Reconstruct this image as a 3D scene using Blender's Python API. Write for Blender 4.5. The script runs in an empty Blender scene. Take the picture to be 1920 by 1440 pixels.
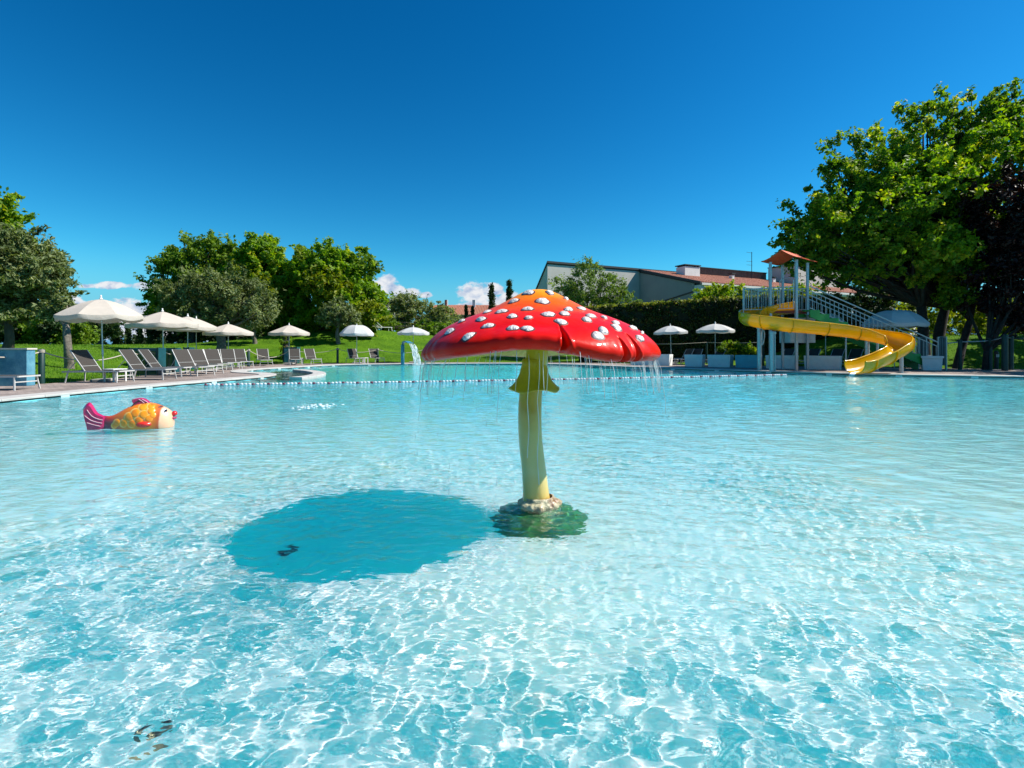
import bpy, bmesh, math, random
import numpy as np
from mathutils import Vector, Matrix
from mathutils.bvhtree import BVHTree
from mathutils.geometry import tessellate_polygon

random.seed(7)
RNG = np.random.default_rng(11)
PI = math.pi
sc = bpy.context.scene
C = sc.collection
H = 1.2                      # eye height above the water (z = 0)
F = 960.0                    # focal length in photo pixels
HZ = 652.0                   # photo row of the horizon

# ------------------------------------------------------------------ camera, sky, sun, exposure
cam = bpy.data.objects.new('camera', bpy.data.cameras.new('camera')); C.objects.link(cam)
cam.location = (0, 0, H); cam.rotation_euler = (PI / 2, 0, 0)
cam.data.sensor_width = 36; cam.data.lens = 18; cam.data.shift_y = -(720 - HZ) / 1920
cam.data.clip_start = 0.05; cam.data.clip_end = 4000
sc.camera = cam

SUN = Vector((0.92, 0.045, 1.0)).normalized()
world = bpy.data.worlds.new('World'); sc.world = world; world.use_nodes = True
sun = bpy.data.objects.new('sun', bpy.data.lights.new('sun', 'SUN')); C.objects.link(sun)
sun.data.energy = 5.0; sun.data.angle = math.radians(0.5); sun.data.color = (1.0, 0.95, 0.86)
sun.rotation_euler = SUN.to_track_quat('Z', 'Y').to_euler()
sun.data.cycles.is_caustics_light = True
sc.view_settings.view_transform = 'Standard'; sc.view_settings.look = 'None'
sc.view_settings.gamma = 1.0; sc.view_settings.use_curve_mapping = False
sc.view_settings.exposure = 0.62
sc.render.film_transparent = False
cy = sc.cycles
cy.use_denoising = True; cy.max_bounces = 8; cy.diffuse_bounces = 3; cy.transmission_bounces = 6; cy.glossy_bounces = 3
cy.caustics_reflective = False; cy.caustics_refractive = True; cy.sample_clamp_indirect = 6


def N(nt, t, **kw):
    n = nt.nodes.new(t)
    for k, v in kw.items():
        if k.startswith('i_'):
            n.inputs[k[2:].replace('_', ' ')].default_value = v
        else:
            setattr(n, k, v)
    return n


def math_node(nt, op, a, b=None, clamp=False):
    n = nt.nodes.new('ShaderNodeMath'); n.operation = op; n.use_clamp = clamp
    for i, v in enumerate((a, b)):
        if v is None: continue
        if isinstance(v, (int, float)): n.inputs[i].default_value = v
        else: nt.links.new(v, n.inputs[i])
    return n.outputs[0]


def build_world():
    nt = world.node_tree
    bg = nt.nodes['Background']
    sky = N(nt, 'ShaderNodeTexSky', sky_type='NISHITA', sun_disc=False)
    sky.sun_elevation = math.asin(SUN.z); sky.sun_rotation = math.atan2(SUN.x, SUN.y)
    sky.air_density = 1.0; sky.dust_density = 0.3; sky.ozone_density = 2.5; sky.altitude = 200
    # even photographic grade of the whole sky: deeper, cleaner blue
    hs = N(nt, 'ShaderNodeHueSaturation'); hs.inputs['Saturation'].default_value = 1.42; hs.inputs['Hue'].default_value = 0.492
    nt.links.new(sky.outputs[0], hs.inputs['Color'])
    mul = N(nt, 'ShaderNodeMix', data_type='RGBA', blend_type='MULTIPLY'); mul.inputs[0].default_value = 1
    mul.inputs[7].default_value = (0.34, 0.735, 0.685, 1)
    gm = N(nt, 'ShaderNodeGamma'); gm.inputs[1].default_value = 1.3; nt.links.new(hs.outputs[0], gm.inputs[0])
    nt.links.new(gm.outputs[0], mul.inputs[6])
    # clouds low over the horizon
    tc = N(nt, 'ShaderNodeTexCoord')
    sep = N(nt, 'ShaderNodeSeparateXYZ'); nt.links.new(tc.outputs['Generated'], sep.inputs[0])
    az = math_node(nt, 'DIVIDE', sep.outputs[0], sep.outputs[1])      # tan(azimuth) for the view half
    el = math_node(nt, 'DIVIDE', sep.outputs[2], math_node(nt, 'ABSOLUTE', sep.outputs[1]))
    comb = N(nt, 'ShaderNodeCombineXYZ')
    nt.links.new(az, comb.inputs[0]); nt.links.new(math_node(nt, 'MULTIPLY', el, 1.5), comb.inputs[1])
    n1 = N(nt, 'ShaderNodeTexNoise'); n1.inputs['Scale'].default_value = 30; n1.inputs['Detail'].default_value = 7; n1.inputs['Roughness'].default_value = 0.6
    nt.links.new(comb.outputs[0], n1.inputs['Vector'])
    blobs = [(-0.245, 0.122, 0.026, 0.020), (-0.222, 0.105, 0.022, 0.022), (-0.200, 0.108, 0.026, 0.010), (-0.235, 0.075, 0.05, 0.02), (-0.17, 0.103, 0.014, 0.006),
             (-0.07, 0.105, 0.036, 0.022), (-0.01, 0.09, 0.045, 0.018), (-0.035, 0.112, 0.020, 0.014), (-0.085, 0.078, 0.03, 0.01),
             (-0.795, 0.122, 0.048, 0.007), (-0.70, 0.120, 0.038, 0.010), (-0.66, 0.118, 0.02, 0.010),
             (-0.86, 0.072, 0.07, 0.026), (-0.71, 0.058, 0.07, 0.03), (-0.745, 0.070, 0.05, 0.024), (-0.66, 0.045, 0.13, 0.03), (-0.80, 0.048, 0.14, 0.03),
             (0.62, 0.03, 0.2, 0.02), (-1.6, 0.1, 0.2, 0.03), (1.7, 0.08, 0.3, 0.03)]
    tot = None
    for (a, e, sa, se) in blobs:
        da = math_node(nt, 'DIVIDE', math_node(nt, 'SUBTRACT', az, a), sa)
        de = math_node(nt, 'DIVIDE', math_node(nt, 'SUBTRACT', el, e), se)
        d2 = math_node(nt, 'ADD', math_node(nt, 'MULTIPLY', da, da), math_node(nt, 'MULTIPLY', de, de))
        g = math_node(nt, 'SUBTRACT', 1.15, math_node(nt, 'MULTIPLY', d2, 0.75))
        tot = g if tot is None else math_node(nt, 'MAXIMUM', tot, g)
    dens = math_node(nt, 'ADD', tot, math_node(nt, 'MULTIPLY', math_node(nt, 'SUBTRACT', n1.outputs[0], 0.5), 3.2))
    mr = N(nt, 'ShaderNodeMapRange', interpolation_type='SMOOTHSTEP')
    mr.inputs[1].default_value = 0.15; mr.inputs[2].default_value = 0.75
    nt.links.new(dens, mr.inputs[0])
    front = math_node(nt, 'GREATER_THAN', sep.outputs[1], 0.0)
    fac = math_node(nt, 'MULTIPLY', math_node(nt, 'MULTIPLY', mr.outputs[0], front), 0.9)
    n2 = N(nt, 'ShaderNodeTexNoise'); n2.inputs['Scale'].default_value = 45; n2.inputs['Detail'].default_value = 5
    nt.links.new(comb.outputs[0], n2.inputs['Vector'])
    cr = N(nt, 'ShaderNodeValToRGB')
    cr.color_ramp.elements[0].position = 0.32; cr.color_ramp.elements[0].color = (3.2, 3.9, 5.6, 1)
    cr.color_ramp.elements[1].position = 0.58; cr.color_ramp.elements[1].color = (7.4, 7.2, 7.3, 1)
    nt.links.new(n2.outputs[0], cr.inputs[0])
    hz = N(nt, 'ShaderNodeMapRange', interpolation_type='SMOOTHSTEP'); hz.inputs[1].default_value = 0.17; hz.inputs[2].default_value = 0.0
    nt.links.new(sep.outputs[2], hz.inputs[0])
    hm = N(nt, 'ShaderNodeMix', data_type='RGBA'); nt.links.new(hz.outputs[0], hm.inputs[0]); nt.links.new(mul.outputs[2], hm.inputs[6]); hm.inputs[7].default_value = (1.25, 3.4, 5.6, 1)
    mx = N(nt, 'ShaderNodeMix', data_type='RGBA')
    nt.links.new(fac, mx.inputs[0]); nt.links.new(hm.outputs[2], mx.inputs[6]); nt.links.new(cr.outputs[0], mx.inputs[7])
    nt.links.new(mx.outputs[2], bg.inputs[0])
    bg.inputs[1].default_value = 0.081


build_world()


# ------------------------------------------------------------------ helpers
def X_at(px, Y): return (px - 960) / F * Y
def P(px, py, Y): return Vector(((px - 960) / F * Y, Y, H - (py - HZ) / F * Y))
def G(px, py, z=0.06):
    Y = (H - z) * F / (py - HZ)
    return Vector(((px - 960) / F * Y, Y, z))


MATS = {}
def pm(name, col, rough=0.6, metal=0.0, var=0.12, scale=6.0, bump=0.0, bscale=None, spec=0.5, coat=0.0, col2=None, stretch=None, hue=0.0):
    if name in MATS: return MATS[name]
    m = bpy.data.materials.new(name); m.use_nodes = True; nt = m.node_tree
    b = nt.nodes['Principled BSDF']
    b.inputs['Roughness'].default_value = rough; b.inputs['Metallic'].default_value = metal
    b.inputs['Specular IOR Level'].default_value = spec; b.inputs['Coat Weight'].default_value = coat
    b.inputs['Coat Roughness'].default_value = 0.08
    geo = N(nt, 'ShaderNodeNewGeometry')
    vec = geo.outputs['Position']
    if stretch:
        mp = N(nt, 'ShaderNodeMapping'); mp.inputs['Scale'].default_value = stretch
        nt.links.new(vec, mp.inputs[0]); vec = mp.outputs[0]
    n = N(nt, 'ShaderNodeTexNoise'); n.inputs['Scale'].default_value = scale; n.inputs['Detail'].default_value = 5; n.inputs['Roughness'].default_value = 0.62
    nt.links.new(vec, n.inputs['Vector'])
    cr = N(nt, 'ShaderNodeValToRGB')
    c2 = col2 or tuple(min(1, c * (1 + var)) for c in col)
    c1 = col if col2 else tuple(c * (1 - var) for c in col)
    cr.color_ramp.elements[0].position = 0.33; cr.color_ramp.elements[0].color = (*c1, 1)
    cr.color_ramp.elements[1].position = 0.67; cr.color_ramp.elements[1].color = (*c2, 1)
    nt.links.new(n.outputs[0], cr.inputs[0]); nt.links.new(cr.outputs[0], b.inputs['Base Color'])
    if bump:
        n2 = N(nt, 'ShaderNodeTexNoise'); n2.inputs['Scale'].default_value = bscale or scale * 6; n2.inputs['Detail'].default_value = 4
        nt.links.new(vec, n2.inputs['Vector'])
        bp = N(nt, 'ShaderNodeBump'); bp.inputs['Strength'].default_value = bump; bp.inputs['Distance'].default_value = 0.02
        nt.links.new(n2.outputs[0], bp.inputs['Height']); nt.links.new(bp.outputs[0], b.inputs['Normal'])
    MATS[name] = m
    return m


def leaf_mat(name, stops, transl=0.35, rough=0.55):
    m = bpy.data.materials.new(name); m.use_nodes = True; nt = m.node_tree; nt.nodes.clear()
    out = N(nt, 'ShaderNodeOutputMaterial')
    at = N(nt, 'ShaderNodeAttribute', attribute_name='tint')
    cr = N(nt, 'ShaderNodeValToRGB')
    els = cr.color_ramp.elements
    while len(els) < len(stops): els.new(0.5)
    for e, (p, c) in zip(els, stops): e.position = p; e.color = (*c, 1)
    nt.links.new(at.outputs['Fac'], cr.inputs[0])
    p = N(nt, 'ShaderNodeBsdfPrincipled'); p.inputs['Roughness'].default_value = rough; p.inputs['Specular IOR Level'].default_value = 0.3
    nt.links.new(cr.outputs[0], p.inputs['Base Color'])
    t = N(nt, 'ShaderNodeBsdfTranslucent')
    g = N(nt, 'ShaderNodeMix', data_type='RGBA', blend_type='MULTIPLY'); g.inputs[0].default_value = 1; g.inputs[7].default_value = (1.7, 1.75, 0.55, 1)
    nt.links.new(cr.outputs[0], g.inputs[6]); nt.links.new(g.outputs[2], t.inputs[0])
    mx = N(nt, 'ShaderNodeMixShader'); mx.inputs[0].default_value = transl
    nt.links.new(p.outputs[0], mx.inputs[1]); nt.links.new(t.outputs[0], mx.inputs[2]); nt.links.new(mx.outputs[0], out.inputs[0])
    return m


def translucent(m, fac):
    """thin sheet (canvas, fibreglass) that lets light through in its own colour"""
    nt = m.node_tree; b = nt.nodes['Principled BSDF']; out = next(n for n in nt.nodes if n.type == 'OUTPUT_MATERIAL')
    t = N(nt, 'ShaderNodeBsdfTranslucent'); nt.links.new(b.inputs['Base Color'].links[0].from_socket, t.inputs[0])
    mx = N(nt, 'ShaderNodeMixShader'); mx.inputs[0].default_value = fac
    nt.links.new(b.outputs[0], mx.inputs[1]); nt.links.new(t.outputs[0], mx.inputs[2]); nt.links.new(mx.outputs[0], out.inputs[0]); return m


def tag(o, label=None, cat=None, group=None, kind=None):
    if label: o['label'] = label
    if cat: o['category'] = cat
    if group: o['group'] = group
    if kind: o['kind'] = kind
    return o


def empty(name, loc=(0, 0, 0), rz=0.0, label=None, cat=None, group=None):
    o = bpy.data.objects.new(name, None); C.objects.link(o)
    o.location = loc; o.rotation_euler = (0, 0, rz); o.empty_display_size = 0.1
    return tag(o, label, cat, group)


class MB:
    def __init__(s): s.v = []; s.f = []
    def add(s, vs, fs):
        n = len(s.v); s.v += [tuple(v) for v in vs]; s.f += [tuple(i + n for i in f) for f in fs]; return s
    def box(s, x0, x1, y0, y1, z0, z1, taper=0.0, M=None, lean=(0, 0)):
        t = taper
        vs = [(x0 + t, y0 + t, z0), (x1 - t, y0 + t, z0), (x1 - t, y1 - t, z0), (x0 + t, y1 - t, z0),
              (x0 + lean[0], y0 + lean[1], z1), (x1 + lean[0], y0 + lean[1], z1), (x1 + lean[0], y1 + lean[1], z1), (x0 + lean[0], y1 + lean[1], z1)]
        if M is not None: vs = [M @ Vector(v) for v in vs]
        return s.add(vs, [(3, 2, 1, 0), (4, 5, 6, 7), (0, 1, 5, 4), (1, 2, 6, 5), (2, 3, 7, 6), (3, 0, 4, 7)])
    def bar(s, a, b, w, h=None, up=(0, 0, 1)):
        """square bar from a to b"""
        a = Vector(a); b = Vector(b); d = (b - a).normalized(); h = h or w
        u = Vector(up)
        if abs(d.dot(u)) > 0.98: u = Vector((0, 1, 0))
        sx = d.cross(u).normalized() * w / 2; sz = sx.cross(d).normalized() * h / 2
        vs = [a - sx - sz, a + sx - sz, a + sx + sz, a - sx + sz, b - sx - sz, b + sx - sz, b + sx + sz, b - sx + sz]
        return s.add(vs, [(0, 1, 2, 3), (7, 6, 5, 4), (1, 0, 4, 5), (2, 1, 5, 6), (3, 2, 6, 7), (0, 3, 7, 4)])
    def tube(s, pts, r, n=8, cap=True):
        pts = [Vector(p) for p in pts]
        rs = r if hasattr(r, '__len__') else [r] * len(pts)
        base = len(s.v); prev = None
        for i, p in enumerate(pts):
            d = (pts[min(i + 1, len(pts) - 1)] - pts[max(i - 1, 0)])
            d = d.normalized() if d.length > 1e-9 else Vector((0, 0, 1))
            if prev is None:
                u = Vector((0, 0, 1)) if abs(d.z) < 0.9 else Vector((1, 0, 0))
                a = d.cross(u).normalized()
            else:
                a = (prev - d * prev.dot(d)).normalized()
            prev = a; b = d.cross(a)
            for k in range(n):
                t = 2 * PI * k / n
                s.v.append(tuple(p + (a * math.cos(t) + b * math.sin(t)) * rs[i]))
        for i in range(len(pts) - 1):
            for k in range(n):
                k2 = (k + 1) % n
                s.f.append((base + i * n + k, base + i * n + k2, base + (i + 1) * n + k2, base + (i + 1) * n + k))
        if cap:
            s.f.append(tuple(base + k for k in range(n))[::-1])
            s.f.append(tuple(base + (len(pts) - 1) * n + k for k in range(n)))
        return s
    def lathe(s, prof, n=24, c=(0, 0, 0), fn=None):
        base = len(s.v)
        for (r, z) in prof:
            for k in range(n):
                t = 2 * PI * k / n
                x, y, zz = r * math.cos(t), r * math.sin(t), z
                if fn: x, y, zz = fn(x, y, zz, t, r)
                s.v.append((c[0] + x, c[1] + y, c[2] + zz))
        for i in range(len(prof) - 1):
            for k in range(n):
                k2 = (k + 1) % n
                s.f.append((base + i * n + k, base + i * n + k2, base + (i + 1) * n + k2, base + (i + 1) * n + k))
        return s
    def build(s, name, m, parent=None, smooth=False, bevel=0.0, loc=None, auto=None):
        me = bpy.data.meshes.new(name); me.from_pydata(s.v, [], s.f)
        if bevel > 0:
            bm = bmesh.new(); bm.from_mesh(me)
            bmesh.ops.bevel(bm, geom=list(bm.edges), offset=bevel, segments=1, affect='EDGES', profile=0.5)
            bm.to_mesh(me); bm.free()
        if smooth:
            me.polygons.foreach_set('use_smooth', [True] * len(me.polygons))
            if auto: me.set_sharp_from_angle(angle=math.radians(auto))
        me.materials.append(m); me.update()
        o = bpy.data.objects.new(name, me); C.objects.link(o)
        if parent is not None: o.parent = parent
        if loc is not None: o.location = loc
        return o


def np_mesh(name, V, Fq, m, smooth=True, tint=None, parent=None):
    me = bpy.data.meshes.new(name); k = Fq.shape[1]
    me.vertices.add(len(V)); me.vertices.foreach_set('co', np.ascontiguousarray(V, dtype=np.float32).ravel())
    me.loops.add(Fq.size); me.loops.foreach_set('vertex_index', np.ascontiguousarray(Fq, dtype=np.int32).ravel())
    me.polygons.add(len(Fq)); me.polygons.foreach_set('loop_start', np.arange(0, Fq.size, k, dtype=np.int32))
    me.update(calc_edges=True)
    me.polygons.foreach_set('use_smooth', np.full(len(Fq), smooth))
    if tint is not None:
        a = me.attributes.new('tint', 'FLOAT', 'FACE'); a.data.foreach_set('value', np.ascontiguousarray(tint, dtype=np.float32))
    me.materials.append(m)
    o = bpy.data.objects.new(name, me); C.objects.link(o)
    if parent is not None: o.parent = parent
    return o


def copy_tree(o, parent=None):
    c = o.copy(); C.objects.link(c); c.parent = parent
    for ch in list(o.children): copy_tree(ch, c)
    return c


def catmull(pts, n=6):
    pts = [Vector(p) for p in pts]; out = []
    for i in range(len(pts) - 1):
        p0 = pts[max(i - 1, 0)]; p1 = pts[i]; p2 = pts[i + 1]; p3 = pts[min(i + 2, len(pts) - 1)]
        for k in range(n):
            t = k / n
            out.append(0.5 * ((2 * p1) + (p2 - p0) * t + (2 * p0 - 5 * p1 + 4 * p2 - p3) * t * t + (3 * p1 - p0 - 3 * p2 + p3) * t ** 3))
    out.append(pts[-1]); return out


def receiver(o):
    o.cycles.is_caustics_receiver = True
    return o


def value_noise(x, y, seed=0):
    """smooth 2-D noise from a few rotated sines, about -1..1"""
    r = np.random.default_rng(seed); z = np.zeros_like(x)
    for i in range(9):
        th = r.uniform(0, 6.28); k = r.uniform(0.5, 2.2); z = z + np.sin(k * (x * math.cos(th) + y * math.sin(th)) + r.uniform(0, 6.28))
    return z / 4.0


def sdf_poly(x, y, poly):
    """signed distance to a polygon, negative inside"""
    x = np.asarray(x, float); y = np.asarray(y, float)
    d = np.full(x.shape, 1e18); s = np.ones(x.shape)
    n = len(poly)
    for i in range(n):
        ax, ay = poly[i]; bx, by = poly[i - 1]
        ex, ey = bx - ax, by - ay; wx, wy = x - ax, y - ay
        t = np.clip((wx * ex + wy * ey) / (ex * ex + ey * ey), 0, 1)
        dx, dy = wx - ex * t, wy - ey * t
        d = np.minimum(d, dx * dx + dy * dy)
        c1 = y >= ay; c2 = y < by; c3 = ex * wy > ey * wx
        flip = (c1 & c2 & c3) | (~c1 & ~c2 & ~c3)
        s = np.where(flip, -s, s)
    return s * np.sqrt(d)


def sstep(a, b, x):
    t = np.clip((x - a) / (b - a), 0, 1); return t * t * (3 - 2 * t)


# ------------------------------------------------------------------ plan of the place
ZD = 0.06      # deck level above the water
pool_ctrl = [(-10.9, -3), (-11.0, 4), (-11.0, 10.5), (-10.9, 12.8), (-10.55, 15.5), (-10.2, 17.2), (-9.9, 18.9), (-9.7, 20.4), (-10.0, 21.7), (-10.9, 22.7),
             (-12.3, 23.8), (-13.2, 25.6), (-13.1, 28.0), (-12.3, 31.0), (-11.5, 33.6), (-9.0, 35.2), (-6, 36.0), (-2, 36.5), (1.5, 36.2), (4.3, 34.2),
             (6.2, 31.6), (8.2, 28.9), (10.8, 26.0), (13.0, 23.9), (15.4, 21.9), (18.0, 20.7), (21.0, 19.6), (25, 18.5), (27, 15), (27, -3)]
pool = [(p.x, p.y) for p in catmull([(a, b, 0) for a, b in pool_ctrl], 5)]
deck_outer = [(-17, -6), (-16.6, 10), (-15.3, 15), (-14.8, 16.3), (-14.6, 18.9), (-15.2, 21.5), (-15.6, 24), (-15.9, 27), (-16.5, 30.4), (-17.4, 35.2), (-15.5, 36.8),
              (-12.7, 37.8), (-10.5, 39.0), (-5, 40.2), (1, 40), (6, 38.5), (11, 36), (16, 32.5), (21, 29.5), (26, 27.5), (34, 26), (46, 24), (46, -6)]


def poly_sheet(name, outer, hole, z, m):
    loops = [[Vector((x, y, z)) for x, y in outer]] + ([[Vector((x, y, z)) for x, y in hole]] if hole else [])
    tris = tessellate_polygon(loops)
    vs = [v for l in loops for v in l]
    fs = []
    for t in tris:
        a, b, c = (vs[i] for i in t)
        nz = (b - a).cross(c - a).z
        fs.append(t if nz > 0 else t[::-1])
    mb = MB(); mb.v = [tuple(v) for v in vs]; mb.f = fs
    return mb.build(name, m)


# pavers: a brick pattern in paint and relief only (each under 10 px high at this distance)
def paver_mat():
    m = bpy.data.materials.new('clay_pavers'); m.use_nodes = True; nt = m.node_tree; b = nt.nodes['Principled BSDF']; b.inputs['Roughness'].default_value = 0.85
    geo = N(nt, 'ShaderNodeNewGeometry')
    br = N(nt, 'ShaderNodeTexBrick'); br.inputs['Scale'].default_value = 1.0; br.inputs['Brick Width'].default_value = 0.24; br.inputs['Row Height'].default_value = 0.12
    br.inputs['Mortar Size'].default_value = 0.006; br.inputs['Color1'].default_value = (0.34, 0.27, 0.235, 1); br.inputs['Color2'].default_value = (0.23, 0.185, 0.165, 1); br.inputs['Mortar'].default_value = (0.09, 0.08, 0.07, 1)
    nt.links.new(geo.outputs['Position'], br.inputs['Vector'])
    n = N(nt, 'ShaderNodeTexNoise'); n.inputs['Scale'].default_value = 0.9; n.inputs['Detail'].default_value = 6; nt.links.new(geo.outputs['Position'], n.inputs['Vector'])
    mr = N(nt, 'ShaderNodeMapRange'); mr.inputs[1].default_value = 0.3; mr.inputs[2].default_value = 0.7; mr.inputs[3].default_value = 0.7; mr.inputs[4].default_value = 1.25
    nt.links.new(n.outputs[0], mr.inputs[0])
    v = N(nt, 'ShaderNodeVectorMath', operation='SCALE'); nt.links.new(br.outputs[0], v.inputs[0]); nt.links.new(mr.outputs[0], v.inputs['Scale'])
    nt.links.new(v.outputs[0], b.inputs['Base Color'])
    bp = N(nt, 'ShaderNodeBump'); bp.inputs['Distance'].default_value = 0.006; nt.links.new(br.outputs['Fac'], bp.inputs['Height']); bp.invert = True
    nt.links.new(bp.outputs[0], b.inputs['Normal'])
    return m


tag(poly_sheet('pool_deck', deck_outer, pool, ZD, paver_mat()), kind='structure')

# pool edge: pale stone coping slabs, each a piece, over a dark overflow gutter
M_cop = pm('coping_stone', (0.46, 0.44, 0.41), 0.75, var=0.12, scale=2.5, bump=0.25, bscale=60)
M_gut = pm('gutter_green', (0.012, 0.035, 0.028), 0.5, var=0.3, scale=3)
M_wall = pm('pool_wall_tile', (0.25, 0.72, 0.80), 0.4, var=0.08, scale=4)


def resample(poly, step):
    pts = [Vector((x, y, 0)) for x, y in poly]
    out = [pts[0].copy()]; acc = 0
    for a, b in zip(pts, pts[1:]):
        L = (b - a).length; t = step - acc
        while t <= L:
            out.append(a.lerp(b, t / L)); t += step
        acc = L - (t - step)
    return out


edge_pts = resample(pool, 0.5)
def edge_normals(pts):
    out = []
    for i in range(len(pts)):
        d = (pts[min(i + 1, len(pts) - 1)] - pts[max(i - 1, 0)]).normalized()
        out.append(Vector((-d.y, d.x, 0)))      # outward: outline runs clockwise seen from above
    return out
enorm = edge_normals(edge_pts)
test = edge_pts[8] + enorm[8] * 0.5
if sdf_poly(np.array([test.x]), np.array([test.y]), pool)[0] < 0: enorm = [-n for n in enorm]
coping = empty('pool_coping'); tag(coping, kind='structure')
for i in range(0, len(edge_pts) - 3, 2):
    a, b = edge_pts[i], edge_pts[i + 2]; mid = edge_pts[i + 1]
    if mid.y < 6: continue
    na, nm, nb = enorm[i], enorm[i + 1], enorm[i + 2]
    W = 0.62; mb = MB(); d = (b - a).normalized() * 0.004
    row = []
    zt = ZD + 0.035 + random.uniform(-0.002, 0.002)
    for p, n, e in ((a, na, 1), (mid, nm, 0), (b, nb, -1)):
        q = p + d * e
        row.append([q - n * 0.03 + Vector((0, 0, ZD - 0.015)), q - n * 0.03 + Vector((0, 0, zt - 0.012)), q - n * 0.015 + Vector((0, 0, zt)), q + n * W + Vector((0, 0, zt)), q + n * W + Vector((0, 0, ZD - 0.015))])
    vs = [v for r in row for v in r]; fs = []
    for j in range(2):
        for k in range(5):
            k2 = (k + 1) % 5
            fs.append((j * 5 + k, j * 5 + k2, (j + 1) * 5 + k2, (j + 1) * 5 + k))
    fs += [(0, 1, 2, 3, 4)[::-1], (10, 11, 12, 13, 14)]
    mb.add(vs, fs).build('slab', M_cop, coping)
wall_mb = MB(); gut_mb = MB()
n0 = len(edge_pts)
for i, (p, n) in enumerate(zip(edge_pts, enorm)):
    wall_mb.v += [tuple(p + Vector((0, 0, 0.004))), tuple(p + Vector((0, 0, -1.7)))]
    gut_mb.v += [tuple(p + n * 0.004 + Vector((0, 0, ZD - 0.014))), tuple(p + n * 0.004 + Vector((0, 0, 0.0)))]
    if i: wall_mb.f.append((2 * i - 2, 2 * i - 1, 2 * i + 1, 2 * i)); gut_mb.f.append((2 * i - 2, 2 * i - 1, 2 * i + 1, 2 * i))
receiver(tag(wall_mb.build('pool_wall', M_wall, smooth=True), kind='structure'))
gutter = tag(gut_mb.build('overflow_gutter', M_gut, smooth=True), kind='structure')
M_pale = pm('pale_block', (0.5, 0.6, 0.6), 0.5)
for i in range(6, n0 - 1, 5):
    p, n = edge_pts[i], enorm[i]
    if p.y < 8: continue
    t = Vector((n.y, -n.x, 0))
    mb = MB(); M = Matrix.Translation(p) @ Matrix(((t.x, n.x, 0, 0), (t.y, n.y, 0, 0), (0, 0, 1, 0), (0, 0, 0, 1)))
    mb.box(-0.11, 0.11, -0.028, 0.0, -0.02, ZD - 0.018, M=M).build('bracket', M_pale, gutter)

# ------------------------------------------------------------------ pool floor and water
ROPE_A, ROPE_B = Vector((-9.75, 16.2, 0.02)), Vector((11.9, 22.2, 0.02))
rd = (ROPE_B - ROPE_A).normalized()
def beyond_rope(x, y): return -(rd.y * (x - ROPE_A.x) - rd.x * (y - ROPE_A.y))
def floor_depth(x, y):
    d = beyond_rope(x, y)
    return -0.36 - 0.020 * np.clip(y - 3, 0, 16) - 0.60 * sstep(0.2, 3.0, d)


def graded(a, b, f0, f1, h0, g, hmax=1.0):
    xs = [f0]
    while xs[-1] < f1: xs.append(xs[-1] + h0)
    h = h0
    while xs[-1] < b: h = min(h * g, hmax); xs.append(xs[-1] + h)
    h = h0; lo = [f0]
    while lo[-1] > a: h = min(h * g, hmax); lo.append(lo[-1] - h)
    return np.array(lo[:0:-1] + xs)


def grid_mesh(name, xs, ys, zf, m):
    X, Y = np.meshgrid(xs, ys); Z = zf(X, Y)
    V = np.stack([X, Y, Z], -1).reshape(-1, 3); ny, nx = X.shape
    idx = np.arange(nx * ny).reshape(ny, nx)
    Fq = np.stack([idx[:-1, :-1], idx[:-1, 1:], idx[1:, 1:], idx[1:, :-1]], -1).reshape(-1, 4)
    return np_mesh(name, V, Fq, m)


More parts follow.
